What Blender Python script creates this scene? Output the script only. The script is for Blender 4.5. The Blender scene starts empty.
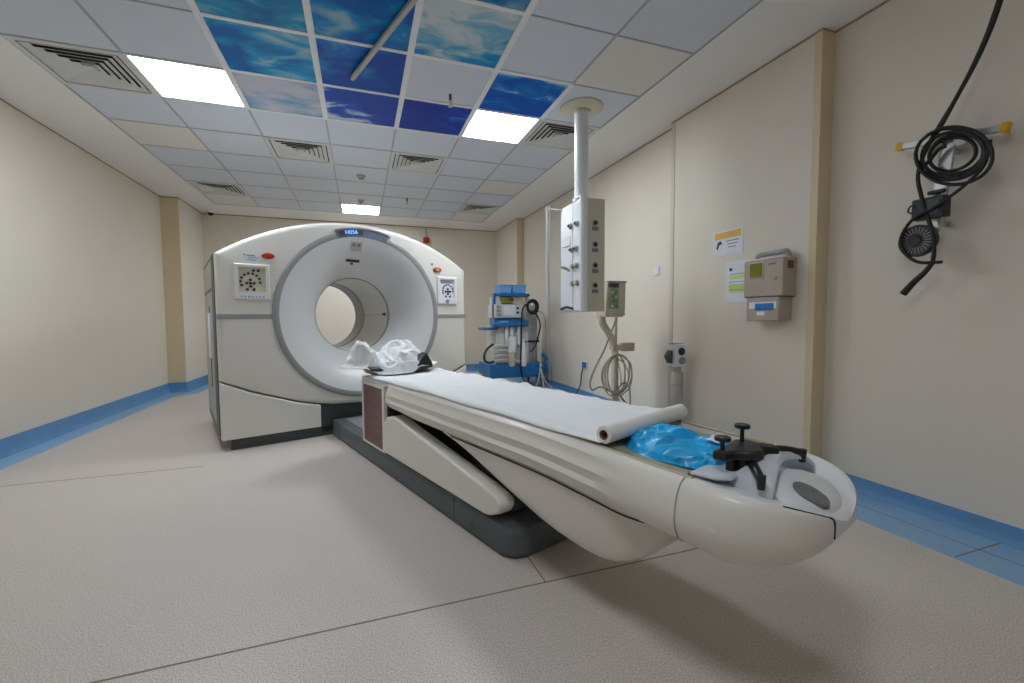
import bpy, bmesh, math, random
from mathutils import Vector, Matrix, noise
random.seed(7)
PI = math.pi
scene = bpy.context.scene
COL = scene.collection

# ------------------------------------------------------------------ camera
F_PX = 436.2
YAW, PITCH, ROLL = 0.3347793, -0.05382454, -0.00557674
CAM = Vector((0, 0, 1.06))
cyw, syw = math.cos(YAW), math.sin(YAW)
fwd = Vector((syw*math.cos(PITCH), cyw*math.cos(PITCH), math.sin(PITCH)))
rgt = Vector((cyw, -syw, 0)); upv = rgt.cross(fwd)
rg2 = math.cos(ROLL)*rgt + math.sin(ROLL)*upv
up2 = -math.sin(ROLL)*rgt + math.cos(ROLL)*upv
cam = bpy.data.cameras.new('camera'); camo = bpy.data.objects.new('camera', cam); COL.objects.link(camo)
camo.matrix_world = Matrix(((rg2.x, up2.x, -fwd.x, CAM.x), (rg2.y, up2.y, -fwd.y, CAM.y), (rg2.z, up2.z, -fwd.z, CAM.z), (0, 0, 0, 1)))
cam.sensor_width = 36; cam.sensor_fit = 'HORIZONTAL'; cam.lens = F_PX*36/1024
cam.clip_start = 0.02
scene.camera = camo

def survey(px, py, axis, val):
    """world point that the photograph's pixel sees on the plane axis=val (a measuring aid)"""
    d = rg2*((px-512)/F_PX) + up2*((341.5-py)/F_PX) + fwd
    return CAM + d*((val-CAM[axis])/d[axis])

# ------------------------------------------------------------------ materials
def lin(c):
    return tuple(((x/255)/12.92 if x/255 <= 0.04045 else ((x/255+0.055)/1.055)**2.4) for x in c)

def mat(name, rgb, rough=0.5, metal=0.0, var=0.04, scale=12.0, bump=0.0, bscale=200.0, trans=0.0, coat=0.0, spec=0.5):
    m = bpy.data.materials.new(name); m.use_nodes = True
    nt = m.node_tree; b = nt.nodes['Principled BSDF']
    c = lin(rgb)
    b.inputs['Roughness'].default_value = rough
    b.inputs['Metallic'].default_value = metal
    b.inputs['Transmission Weight'].default_value = trans
    b.inputs['Coat Weight'].default_value = coat
    b.inputs['Specular IOR Level'].default_value = spec
    tc = nt.nodes.new('ShaderNodeTexCoord')
    n = nt.nodes.new('ShaderNodeTexNoise'); n.inputs['Scale'].default_value = scale; n.inputs['Detail'].default_value = 4
    nt.links.new(tc.outputs['Object'], n.inputs['Vector'])
    r = nt.nodes.new('ShaderNodeValToRGB')
    r.color_ramp.elements[0].position = 0.3; r.color_ramp.elements[1].position = 0.7
    r.color_ramp.elements[0].color = (*[max(0, x*(1-var)) for x in c], 1)
    r.color_ramp.elements[1].color = (*[min(1, x*(1+var)) for x in c], 1)
    nt.links.new(n.outputs['Fac'], r.inputs['Fac'])
    nt.links.new(r.outputs['Color'], b.inputs['Base Color'])
    if bump:
        n2 = nt.nodes.new('ShaderNodeTexNoise'); n2.inputs['Scale'].default_value = bscale
        nt.links.new(tc.outputs['Object'], n2.inputs['Vector'])
        bp = nt.nodes.new('ShaderNodeBump'); bp.inputs['Strength'].default_value = bump; bp.inputs['Distance'].default_value = 0.002
        nt.links.new(n2.outputs['Fac'], bp.inputs['Height']); nt.links.new(bp.outputs['Normal'], b.inputs['Normal'])
    return m

def emit(name, rgb, s):
    m = bpy.data.materials.new(name); m.use_nodes = True
    nt = m.node_tree; nt.nodes.remove(nt.nodes['Principled BSDF'])
    e = nt.nodes.new('ShaderNodeEmission'); e.inputs['Color'].default_value = (*rgb, 1); e.inputs['Strength'].default_value = s
    nt.links.new(e.outputs[0], nt.nodes['Material Output'].inputs[0])
    return m

LIGHT = 17.0
M = {}
M['wall'] = mat('wall_cream', (222, 214, 201), 0.6, var=0.015, scale=2.0, bump=0.05)
M['beige'] = mat('corner_beige', (214, 197, 164), 0.6, var=0.02)
M['pink'] = mat('strip_pink_beige', (212, 200, 188), 0.6, var=0.02)
M['gap'] = mat('shadow_gap', (158, 140, 116), 0.8)
M['plaster'] = mat('ceiling_plaster', (232, 231, 229), 0.7, var=0.01, scale=2)
M['tile'] = mat('ceiling_tile', (204, 211, 222), 0.55, var=0.015, scale=3, bump=0.03)
M['tilebeige'] = mat('ceiling_tile_cream', (216, 215, 209), 0.55, var=0.015, scale=3)
M['bar'] = mat('grid_bar_shade', (168, 172, 178), 0.5)  # darker grey paints in the shadowed gaps between plain tiles
M['barwhite'] = mat('grid_bar_white', (228, 230, 232), 0.45)
M['blue'] = mat('skirting_blue', (96, 146, 192), 0.45, var=0.05, scale=6)
M['blueflat'] = mat('floor_blue', (136, 176, 212), 0.4, var=0.06, scale=5)
M['seam'] = mat('seam_dark', (138, 122, 104), 0.8)
M['gantry'] = mat('gantry_shell', (222, 220, 213), 0.32, var=0.01, scale=2, coat=0.15)
M['dish'] = mat('gantry_dish', (214, 215, 216), 0.34, var=0.008, scale=2)
M['greytrim'] = mat('grey_trim', (150, 151, 152), 0.38, var=0.02)
M['greypanel'] = mat('grey_panel', (176, 174, 168), 0.4, var=0.02)
M['dark'] = mat('dark_grey_plastic', (66, 71, 72), 0.42, var=0.06)
M['base'] = mat('base_grey', (84, 91, 94), 0.38, var=0.06, scale=4)
M['baseplate'] = mat('base_plate_steel', (150, 156, 160), 0.35, metal=0.3, var=0.03)
M['black'] = mat('black_plastic', (24, 24, 26), 0.4, var=0.1)
M['rubber'] = mat('black_rubber', (20, 20, 21), 0.55, var=0.1)
M['table'] = mat('table_shell', (224, 220, 211), 0.34, var=0.015, scale=3, coat=0.1)
M['tablewhite'] = mat('table_white', (226, 228, 232), 0.35, var=0.012, scale=3)
M['arch'] = mat('arch_grey', (204, 208, 216), 0.3, var=0.02)
M['tray'] = mat('tray_olive', (150, 150, 134), 0.42, var=0.06, scale=8)
M['gasket'] = mat('gasket_tan', (196, 182, 152), 0.5)
M['brown'] = mat('brown_mesh', (120, 92, 88), 0.75, var=0.16, scale=22, bump=0.3, bscale=300)
M['sheet'] = mat('white_sheet', (236, 238, 240), 0.75, var=0.01, bump=0.12, bscale=120)
M['paper'] = mat('paper_white', (232, 230, 226), 0.7, var=0.01)
M['card'] = mat('cardboard', (150, 112, 90), 0.8)
M['bag'] = mat('blue_film', (26, 172, 240), 0.3, var=0.25, scale=9, trans=0.0)
M['silver'] = mat('brushed_steel', (190, 190, 188), 0.3, metal=0.65, var=0.05, scale=4)
M['chrome'] = mat('chrome', (205, 205, 205), 0.18, metal=1.0)
M['pendant'] = mat('pendant_cream', (206, 200, 182), 0.4, var=0.015)
M['pendwhite'] = mat('pendant_white', (224, 228, 232), 0.28, var=0.015)
M['pump'] = mat('pump_beige', (196, 186, 170), 0.42, var=0.03)
M['cable'] = mat('cable_grey', (176, 170, 158), 0.5)
M['cablewhite'] = mat('cable_white', (214, 214, 210), 0.5)
M['machine'] = mat('machine_offwhite', (206, 206, 202), 0.4, var=0.04)
M['mblue'] = mat('machine_blue', (22, 104, 168), 0.35, var=0.08)
M['lblue'] = mat('box_light_blue', (108, 164, 226), 0.4, var=0.06)
M['mgrey'] = mat('machine_grey', (150, 152, 152), 0.4)
M['device'] = mat('device_taupe', (176, 164, 150), 0.42, var=0.03)
M['screen'] = mat('screen_olive', (122, 126, 30), 0.25)
M['screengreen'] = mat('screen_green', (136, 160, 120), 0.3)
M['red'] = mat('red_plastic', (180, 44, 34), 0.35)
M['orange'] = mat('orange_button', (190, 70, 44), 0.35)
M['yellow'] = mat('yellow_cap', (226, 170, 30), 0.45)
M['notice'] = mat('notice_paper', (226, 230, 238), 0.4)
M['nyellow'] = mat('notice_yellow', (236, 184, 66), 0.45)
M['ngreen'] = mat('notice_green', (206, 226, 150), 0.45)
M['ink'] = mat('ink_grey', (120, 124, 134), 0.6)
M['inkblack'] = mat('ink_black', (46, 48, 54), 0.6)
M['oval'] = mat('oval_grey', (118, 120, 120), 0.5, var=0.1, scale=60)
M['cyan'] = mat('glove_blue', (40, 120, 200), 0.35, var=0.2, scale=30)
M['duct'] = mat('duct_dark', (16, 17, 17), 0.8)
M['vent'] = mat('vent_aluminium', (206, 208, 206), 0.45)
M['darkred'] = mat('label_maroon', (110, 56, 44), 0.5)
M['panelglass'] = mat('display_glass', (112, 120, 138), 0.2)
M['lamp'] = emit('lamp_panel', (0.89, 0.95, 1.0), LIGHT)
M['lampfill'] = emit('fill_panel_dim', (0.89, 0.95, 1.0), LIGHT*0.55)  # weaker glow for the added fill panel
M['digit'] = emit('display_digits', (0.10, 0.30, 1.0), 1.5)

def floor_material():
    m = bpy.data.materials.new('floor_vinyl'); m.use_nodes = True
    nt = m.node_tree; b = nt.nodes['Principled BSDF']; b.inputs['Roughness'].default_value = 0.42
    tc = nt.nodes.new('ShaderNodeTexCoord')
    n = nt.nodes.new('ShaderNodeTexNoise'); n.inputs['Scale'].default_value = 210; n.inputs['Detail'].default_value = 3
    n2 = nt.nodes.new('ShaderNodeTexNoise'); n2.inputs['Scale'].default_value = 1.2; n2.inputs['Detail'].default_value = 3
    r = nt.nodes.new('ShaderNodeValToRGB')
    e = r.color_ramp.elements
    e[0].position = 0.34; e[0].color = (*lin((168, 157, 149)), 1)
    e[1].position = 0.66; e[1].color = (*lin((222, 214, 208)), 1)
    k = r.color_ramp.elements.new(0.5); k.color = (*lin((202, 193, 186)), 1)
    r2 = nt.nodes.new('ShaderNodeValToRGB')
    r2.color_ramp.elements[0].color = (0.92, 0.92, 0.92, 1); r2.color_ramp.elements[1].color = (1.04, 1.04, 1.04, 1)
    mx = nt.nodes.new('ShaderNodeMix'); mx.data_type = 'RGBA'; mx.blend_type = 'MULTIPLY'; mx.inputs[0].default_value = 1
    nt.links.new(tc.outputs['Object'], n.inputs['Vector']); nt.links.new(tc.outputs['Object'], n2.inputs['Vector'])
    nt.links.new(n.outputs['Fac'], r.inputs['Fac']); nt.links.new(n2.outputs['Fac'], r2.inputs['Fac'])
    nt.links.new(r.outputs['Color'], mx.inputs[6]); nt.links.new(r2.outputs['Color'], mx.inputs[7])
    nt.links.new(mx.outputs[2], b.inputs['Base Color'])
    return m
M['floor'] = floor_material()

def sky_material(name, deep, mid, cloud, lo, hi, off, drift=(0, 0), sx=1.0):
    m = bpy.data.materials.new(name); m.use_nodes = True
    nt = m.node_tree; b = nt.nodes['Principled BSDF']; b.inputs['Roughness'].default_value = 0.4; b.inputs['Specular IOR Level'].default_value = 0.12
    tc = nt.nodes.new('ShaderNodeTexCoord'); mp = nt.nodes.new('ShaderNodeMapping')
    mp.inputs['Location'].default_value = off; mp.inputs['Scale'].default_value = (3.2*sx, 5.5, 1)
    mp.inputs['Rotation'].default_value = (0, 0, 0.35)
    n = nt.nodes.new('ShaderNodeTexNoise'); n.inputs['Scale'].default_value = 1.0; n.inputs['Detail'].default_value = 7
    n.inputs['Roughness'].default_value = 0.55; n.inputs['Distortion'].default_value = 0.6
    r = nt.nodes.new('ShaderNodeValToRGB'); e = r.color_ramp.elements
    e[0].position = lo; e[0].color = (*lin(deep), 1)
    e[1].position = hi; e[1].color = (*lin(cloud), 1)
    k = e.new((lo+hi)/2); k.color = (*lin(mid), 1)
    nt.links.new(tc.outputs['Object'], mp.inputs['Vector']); nt.links.new(mp.outputs[0], n.inputs['Vector'])
    dt = nt.nodes.new('ShaderNodeVectorMath'); dt.operation = 'DOT_PRODUCT'; dt.inputs[1].default_value = (drift[0], drift[1], 0)
    ad = nt.nodes.new('ShaderNodeMath'); ad.operation = 'ADD'
    nt.links.new(tc.outputs['Object'], dt.inputs[0]); nt.links.new(dt.outputs['Value'], ad.inputs[0]); nt.links.new(n.outputs['Fac'], ad.inputs[1])
    nt.links.new(ad.outputs[0], r.inputs['Fac']); nt.links.new(r.outputs['Color'], b.inputs['Base Color'])
    return m

# ------------------------------------------------------------------ mesh helpers
def link(name, me, m, parent=None, smooth=None, bevel=0.0, seg=2):
    o = bpy.data.objects.new(name, me); COL.objects.link(o)
    ms = m if isinstance(m, (list, tuple)) else [m]
    for x in ms: me.materials.append(x)
    if parent: o.parent = parent
    if smooth is not None:
        for p in me.polygons: p.use_smooth = True
        me.set_sharp_from_angle(angle=math.radians(smooth))
    if bevel:
        b = o.modifiers.new('bevel', 'BEVEL'); b.width = bevel; b.segments = seg; b.limit_method = 'ANGLE'; b.angle_limit = math.radians(35)
        for p in me.polygons: p.use_smooth = True
        me.set_sharp_from_angle(angle=math.radians(30))
        b.harden_normals = False
    return o

class MB:
    def __init__(s): s.v = []; s.f = []; s.mi = []
    def add(s, vs, fs, mi=0):
        o = len(s.v); s.v += [tuple(v) for v in vs]
        s.f += [tuple(i+o for i in f) for f in fs]; s.mi += [mi]*len(fs); return s
    def box(s, x0, x1, y0, y1, z0, z1, mi=0):
        vs = [(x, y, z) for z in (z0, z1) for y in (y0, y1) for x in (x0, x1)]
        return s.add(vs, [(0, 2, 3, 1), (4, 5, 7, 6), (0, 1, 5, 4), (2, 6, 7, 3), (0, 4, 6, 2), (1, 3, 7, 5)], mi)
    def rings(s, rows, close=True, caps=True, mi=0):
        n = len(rows[0]); vs = [p for r in rows for p in r]; fs = []
        for i in range(len(rows)-1):
            for j in range(n if close else n-1):
                k = (j+1) % n
                fs.append((i*n+j, i*n+k, (i+1)*n+k, (i+1)*n+j))
        if caps and close:
            fs.append(tuple(reversed(range(n)))); fs.append(tuple((len(rows)-1)*n+j for j in range(n)))
        return s.add(vs, fs, mi)
    def cyl(s, p0, p1, r0, r1=None, n=20, mi=0):
        p0, p1 = Vector(p0), Vector(p1); r1 = r0 if r1 is None else r1
        d = (p1-p0).normalized(); a = d.orthogonal().normalized(); b = d.cross(a)
        mk = lambda c, r: [c+a*(r*math.cos(2*PI*i/n))+b*(r*math.sin(2*PI*i/n)) for i in range(n)]
        return s.rings([mk(p0, r0), mk(p1, r1)], mi=mi)
    def lathe(s, prof, c=(0, 0, 0), axis='z', n=48, a0=0.0, a1=2*PI, mi=0):
        full = abs(a1-a0-2*PI) < 1e-6
        rows = []
        for r, h in prof:
            row = []
            for i in range(n if full else n+1):
                t = a0+(a1-a0)*i/n
                if axis == 'z': row.append((c[0]+r*math.cos(t), c[1]+r*math.sin(t), c[2]+h))
                elif axis == 'y': row.append((c[0]+r*math.cos(t), c[1]+h, c[2]+r*math.sin(t)))
                else: row.append((c[0]+h, c[1]+r*math.cos(t), c[2]+r*math.sin(t)))
            rows.append(row)
        return s.rings(rows, close=full, caps=False, mi=mi)
    def prism(s, poly, ext, mi=0):
        """poly: 3-D points, ext: extrusion vector"""
        a = [Vector(p) for p in poly]; e = Vector(ext)
        return s.rings([a, [p+e for p in a]], mi=mi)
    def tube(s, pts, r, n=8, sub=6, smooth=True, mi=0):
        P = [Vector(p) for p in pts]
        if smooth and len(P) > 2:
            Q = []
            for i in range(len(P)-1):
                p0 = P[max(0, i-1)]; p1 = P[i]; p2 = P[i+1]; p3 = P[min(len(P)-1, i+2)]
                for k in range(sub):
                    t = k/sub
                    Q.append(0.5*((2*p1)+(p2-p0)*t+(2*p0-5*p1+4*p2-p3)*t*t+(3*p1-p0-3*p2+p3)*t**3))
            Q.append(P[-1]); P = Q
        rows = []; a = None
        for i, p in enumerate(P):
            d = (P[min(i+1, len(P)-1)]-P[max(i-1, 0)])
            if d.length < 1e-9: d = Vector((0, 0, 1))
            d.normalize()
            a = d.orthogonal() if a is None else a-d*a.dot(d)
            if a.length < 1e-6: a = d.orthogonal()
            a.normalize(); b = d.cross(a)
            rr = r(i/(len(P)-1)) if callable(r) else r
            rows.append([p+a*(rr*math.cos(2*PI*k/n))+b*(rr*math.sin(2*PI*k/n)) for k in range(n)])
        return s.rings(rows, mi=mi)
    def build(s, name, m, parent=None, smooth=None, bevel=0.0, seg=2, merge=False):
        me = bpy.data.meshes.new(name); me.from_pydata(s.v, [], s.f)
        for p, i in zip(me.polygons, s.mi): p.material_index = i
        bm = bmesh.new(); bm.from_mesh(me)
        if merge: bmesh.ops.remove_doubles(bm, verts=bm.verts, dist=1e-5)
        bmesh.ops.recalc_face_normals(bm, faces=bm.faces); bm.to_mesh(me); bm.free()
        return link(name, me, m, parent, smooth, bevel, seg)

def box(name, x0, x1, y0, y1, z0, z1, m, parent=None, bevel=0.0, seg=2):
    return MB().box(min(x0, x1), max(x0, x1), min(y0, y1), max(y0, y1), min(z0, z1), max(z0, z1)).build(name, m, parent, bevel=bevel, seg=seg)

def tag(o, label, cat, group=None):
    o['label'] = label; o['category'] = cat
    if group: o['group'] = group
    return o
def thing(name, label, cat, loc=(0, 0, 0), rz=0.0, group=None):
    o = bpy.data.objects.new(name, None); COL.objects.link(o); o.empty_display_size = 0.1
    o.location = loc; o.rotation_euler = (0, 0, rz)
    return tag(o, label, cat, group)
def struct(o): o['kind'] = 'structure'; return o
def kids(o): return [c for c in bpy.data.objects if c.parent == o]
def dup(root, loc, rz=None, label=None, group=None):
    r = root.copy(); COL.objects.link(r); r.location = loc
    if rz is not None: r.rotation_euler = (0, 0, rz)
    if label: r['label'] = label
    if group: r['group'] = group
    for ch in kids(root):
        c = ch.copy(); COL.objects.link(c); c.parent = r
        for g in kids(ch):
            d = g.copy(); COL.objects.link(d); d.parent = c
    return r

# ------------------------------------------------------------------ room
H = 2.823                      # ceiling height
YB, YF = 8.58, -1.7            # far and near walls
right_path = [(2.82, YF), (2.82, 1.985), (2.715, 1.985), (2.715, 3.35), (2.79, 3.35), (2.79, 7.35), (2.66, 7.35), (2.66, YB)]
left_path = [(-2.65, YF), (-2.65, 7.6), (-2.43, 7.6), (-2.43, YB)]

def offset_path(path, d):
    """shift an open polyline sideways (left of travel) by d"""
    out = []
    for i, p in enumerate(path):
        ns = []
        for a, b in ((i-1, i), (i, i+1)):
            if a >= 0 and b < len(path):
                dx, dy = path[b][0]-path[a][0], path[b][1]-path[a][1]; L = math.hypot(dx, dy)
                ns.append((-dy/L, dx/L))
        if len(ns) == 1: n = ns[0]; out.append((p[0]+n[0]*d, p[1]+n[1]*d))
        else:
            n = (ns[0][0]+ns[1][0], ns[0][1]+ns[1][1]); k = 1+ns[0][0]*ns[1][0]+ns[0][1]*ns[1][1]
            out.append((p[0]+n[0]*d/k, p[1]+n[1]*d/k))
    return out
def slab(path, d0, d1, z0, z1, mb=None):
    mb = mb or MB(); a = offset_path(path, d0); b = offset_path(path, d1)
    rows = [[(p[0], p[1], z0), (q[0], q[1], z0), (q[0], q[1], z1), (p[0], p[1], z1)] for p, q in zip(a, b)]
    return mb.rings(rows)

struct(slab(right_path, -0.12, 0, 0, H).build('wall_right', M['wall']))
struct(slab(left_path, 0.12, 0, 0, H).build('wall_left', M['wall']))
struct(box('wall_back', -2.55, 2.78, YB, YB+0.12, 0, H, M['wall']))
struct(box('wall_front', -2.77, 2.94, YF-0.12, YF, 0, H, M['wall']))
struct(box('floor', -2.77, 2.94, YF-0.12, YB+0.12, -0.1, 0, M['floor']))

# wall-top shadow gaps
back_path = [(2.66, YB), (-2.43, YB)]
struct(slab(right_path, 0, 0.004, H-0.016, H, ).build('trim_1', M['gap']))
struct(slab([(x, y) for x, y in left_path], -0.004, 0, H-0.016, H).build('trim_2', M['gap']))
struct(slab(back_path, 0, 0.004, H-0.016, H).build('trim_3', M['gap']))
# coloured corner covers
struct(slab([(2.82, 1.985), (2.715, 1.985), (2.715, 2.028)], 0, 0.005, 0.09, H-0.016).build('trim_4', M['beige']))
struct(slab([(2.79, 7.35), (2.66, 7.35)], 0, 0.005, 0.1, H-0.016).build('trim_5', M['beige']))
struct(slab([(-2.65, 7.6), (-2.43, 7.6)], -0.005, 0, 0.14, H-0.016).build('trim_6', M['beige']))
struct(slab([(2.715, 3.305), (2.715, 3.35)], 0, 0.005, 0.09, H-0.016).build('trim_7', M['pink']))

# skirting: upstand with a cove, and the blue floor border
def skirting(name, path, sgn, h):
    mb = MB(); prof = [(0.0, 0.0), (0.0, h), (0.005, h), (0.007, 0.05), (0.016, 0.02), (0.028, 0.004), (0.028, 0.0)]
    offs = [offset_path(path, sgn*d) for d, z in prof]
    rows = [[(offs[k][i][0], offs[k][i][1], prof[k][1]) for k in range(len(prof))] for i in range(len(path))]
    return struct(mb.rings(rows).build(name, M['blue'], smooth=40))
skirting('baseboard_right', right_path, 1, 0.09)
skirting('baseboard_left', left_path, -1, 0.145)
skirting('baseboard_back', back_path, 1, 0.13)
def border(name, path, edge):
    mb = MB()
    for (a, b), (e, f) in zip(zip(path, path[1:]), zip(edge, edge[1:])):
        mb.prism([(a[0], a[1], 0), (b[0], b[1], 0), (f[0], f[1], 0), (e[0], e[1], 0)], (0, 0, 0.002))
    return struct(mb.build(name, M['blueflat']))
border('trim_8', right_path, [(2.43, y) for x, y in right_path])
border('trim_9', left_path, [(-2.43, YF), (-2.45, 7.35), (-2.23, 7.35), (-2.23, YB)])
border('trim_10', back_path, [(2.66, YB-0.22), (-2.43, YB-0.22)])
# welded seams of the vinyl
def seam(name, a, b, w=0.006, z=0.0012):
    a, b = Vector((*a, 0)), Vector((*b, 0)); n = Vector((0, 0, 1)).cross((b-a).normalized())*w/2
    return struct(MB().prism([a+n, b+n, b-n, a-n], (0, 0, z)).build(name, M['seam']))
seam('trim_11', (-2.43, 1.56), (2.43, 1.56)); seam('trim_12', (-2.43, 3.67), (-1.1, 3.67), 0.005)
seam('trim_13', (0.68, 1.56), (0.68, 3.6), 0.005)
seam('trim_14', (2.44, 1.12), (2.8, 1.12), 0.006, 0.0032); seam('trim_15', (2.62, 0.4), (2.62, 1.9), 0.005, 0.0032)

# ------------------------------------------------------------------ ceiling: slab, tiles, bars
GX0, GY0, S = -2.043, 4.252, 0.6
gx = lambda c: GX0+S*c
gy = lambda r: GY0+S*r
NC, R0, R1 = 7, -9, 6
special = {}                                             # cells with their own fitting
lights = [(1, -1), (5, -1), (3, 5), (3, -7)]  # last cell is the added fill panel
vents = [(0, -1), (6, -1), (2, 1), (4, 1), (0, 4), (6, 4)]
skies = [(2, -3), (2, -2), (2, -1), (3, -3), (3, -2), (3, -1), (4, -4), (4, -3), (4, -1), (5, -2)]
cream = [(6, -3), (0, 1), (6, 2), (0, 5), (6, 5), (6, -6), (0, -4)]
for c in lights+vents: special[c] = 1
cb = MB()
ZC = H+0.0
for c in range(NC):
    for r in range(R0, R1):
        if (c, r) in special: continue
        cb.box(gx(c), gx(c+1), gy(r), gy(r+1), ZC, ZC+0.015, 1 if (c, r) in cream else 0)
# plaster border
cb.box(-2.8, gx(0), YF-0.12, YB+0.12, ZC-0.003, ZC+0.015, 2)
cb.box(gx(7), 2.95, YF-0.12, YB+0.12, ZC-0.003, ZC+0.015, 2)
cb.box(gx(0), gx(7), gy(R1), YB+0.12, ZC-0.003, ZC+0.015, 2)
cb.box(gx(0), gx(7), YF-0.12, gy(R0), ZC-0.003, ZC+0.015, 2)
cb.box(-2.8, 2.95, YF-0.12, YB+0.12, ZC+0.2, ZC+0.25, 2)
struct(cb.build('ceiling', [M['tile'], M['tilebeige'], M['plaster']]))
gb = MB()
def bar_is_white(c, r, along):                           # the wide white bars round the picture tiles
    cells = [(c-1, r), (c, r)] if along == 'y' else [(c, r-1), (c, r)]
    return any(k in skies for k in cells)
for c in range(NC+1):
    for r in range(R0, R1):
        w = bar_is_white(c, r, 'y'); hw = 0.02 if w else 0.007
        gb.box(gx(c)-hw, gx(c)+hw, gy(r), gy(r+1), ZC-(0.008 if w else 0.0045), ZC+0.01, 1 if w else 0)
for r in range(R0, R1+1):
    for c in range(NC):
        w = bar_is_white(c, r, 'x'); hw = 0.016 if w else 0.006
        gb.box(gx(c), gx(c+1), gy(r)-hw, gy(r)+hw, ZC-(0.007 if w else 0.004), ZC+0.01, 1 if w else 0)
struct(gb.build('trim_16', [M['bar'], M['barwhite']]))

# light panels
def light_panel(c, r, label, glow='lamp'):
    t = thing('ceiling_light', label, 'ceiling light', (gx(c)+0.3, gy(r)+0.3, ZC-0.006), group='square ceiling light panels')
    mb = MB(); a, b = 0.298, 0.278
    for x0, x1, y0, y1 in ((-a, a, -a, -b), (-a, a, b, a), (-a, -b, -b, b), (b, a, -b, b)): mb.box(x0, x1, y0, y1, 0, 0.03)
    mb.build('frame', M['barwhite'], t)
    box('diffuser', -b, b, -b, b, 0.004, 0.012, M[glow], t)
light_panel(1, -1, 'glowing square ceiling panel beside the biggest air vent on the left')
light_panel(5, -1, 'glowing square ceiling panel next to the pendant pole, touching a deep blue sky tile')
light_panel(3, 5, 'glowing square ceiling panel far back, just above the scanner arch')
light_panel(3, -7, 'added dim fill panel in the ceiling above the camera, out of view', 'lampfill')  # unseen panel, added to brighten the near end of the table

# air diffusers
def vent_proto(label, loc):
    t = thing('ceiling_vent', label, 'air vent', loc, group='square ceiling air vents')
    mb = MB(); a = 0.298
    def frame(o, i, z0, z1, o2=None):
        pass
    def sq(h, z): return [(-h, -h, z), (h, -h, z), (h, h, z), (-h, h, z)]
    mb.rings([sq(0.298, 0), sq(0.262, -0.002), sq(0.262, 0.02), sq(0.298, 0.02)], caps=False); mb.rings([sq(0.298, 0.02), sq(0.298, 0)], caps=False)
    mb.build('frame', M['vent'], t)
    for k in range(5):
        h0 = 0.252-0.043*k
        MB().rings([sq(h0, 0.0), sq(h0-0.038, 0.017), sq(h0-0.040, 0.015), sq(h0-0.003, -0.001), sq(h0, 0.0)], caps=False).build('louver', M['vent'], t)
    MB().rings([sq(0.032, 0.004), sq(0.036, 0.034)]).build('core', M['vent'], t)
    MB().rings([sq(0.296, 0.022), sq(0.296, 0.10), sq(0.0, 0.10)], caps=False).build('duct', M['duct'], t)
    return t
vl = ['biggest square air vent in the ceiling above the left wall, nearest the camera',
      'square ceiling air vent beside the pendant pole flange',
      'square ceiling air vent between the left sky tiles and the scanner',
      'square ceiling air vent right of centre, behind the navy sky tile',
      'small far square air vent in the left back ceiling corner',
      'small far square air vent in the right back ceiling corner']
v0 = vent_proto(vl[0], (gx(vents[0][0])+0.3, gy(vents[0][1])+0.3, ZC-0.006))
for (c, r), l in list(zip(vents, vl))[1:]: dup(v0, (gx(c)+0.3, gy(r)+0.3, ZC-0.006), label=l)

# printed sky tiles
sk = {
 (2, -3): ((4, 104, 168), (30, 152, 196), (170, 190, 200), .36, .66, 'teal sky tile with grey clouds, cut by the top edge, left column of the sky ceiling'),
 (2, -2): ((2, 104, 180), (30, 158, 210), (170, 198, 210), .38, .70, 'teal blue sky tile with soft cloud streaks, second in the left column'),
 (2, -1): ((60, 142, 190), (150, 176, 206), (196, 198, 212), .30, .58, 'pale lavender cloudy sky tile beside the left light panel'),
 (3, -3): ((0, 92, 172), (8, 134, 194), (140, 180, 200), .42, .72, 'deep teal sky tile with wispy clouds behind the diagonal grey rail'),
 (3, -2): ((0, 72, 168), (4, 110, 190), (90, 160, 204), .44, .76, 'dark blue sky tile with the end of the grey rail over it'),
 (3, -1): ((4, 66, 170), (12, 86, 190), (190, 204, 222), .48, .66, 'navy sky tile with a white cloud bank at its left corner'),
 (4, -4): ((0, 66, 150), (20, 120, 180), (150, 180, 196), .40, .70, 'small visible corner of a teal sky tile at the top picture edge'),
 (4, -3): ((20, 136, 196), (128, 180, 202), (198, 208, 212), .34, .56, 'pale grey streaky cloud tile, the largest and lightest of the sky tiles'),
 (4, -1): ((4, 52, 158), (10, 74, 180), (80, 170, 220), .50, .78, 'navy sky tile with a small teal cloud, behind the white sprinkler tile'),
 (5, -2): ((0, 84, 186), (6, 120, 206), (170, 210, 222), .46, .72, 'bright blue sky tile with one white cloud, in front of the right light panel'),
}
DRIFT = {(2, -2): (.25, 0), (2, -1): (0, -.15), (3, -2): (-.3, -.15), (3, -1): (-.55, .35), (4, -3): (-.2, -.4), (4, -1): (.35, -.05), (5, -2): (.05, -.45), (3, -3): (-.2, .1)}
for i, ((c, r), (d, m_, cl, lo, hi, lab)) in enumerate(sk.items()):
    o = box('sky_tile', -0.279, 0.279, -0.283, 0.283, -0.004, 0.001,
            sky_material('sky_print_%d' % i, d, m_, cl, lo, hi, (i*3.7+1.3, i*1.9+0.4, 0), DRIFT.get((c, r), (0, 0))), None)
    o.location = (gx(c)+0.3, gy(r)+0.3, ZC); tag(o, lab, 'ceiling tile', 'printed sky ceiling tiles')

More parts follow.
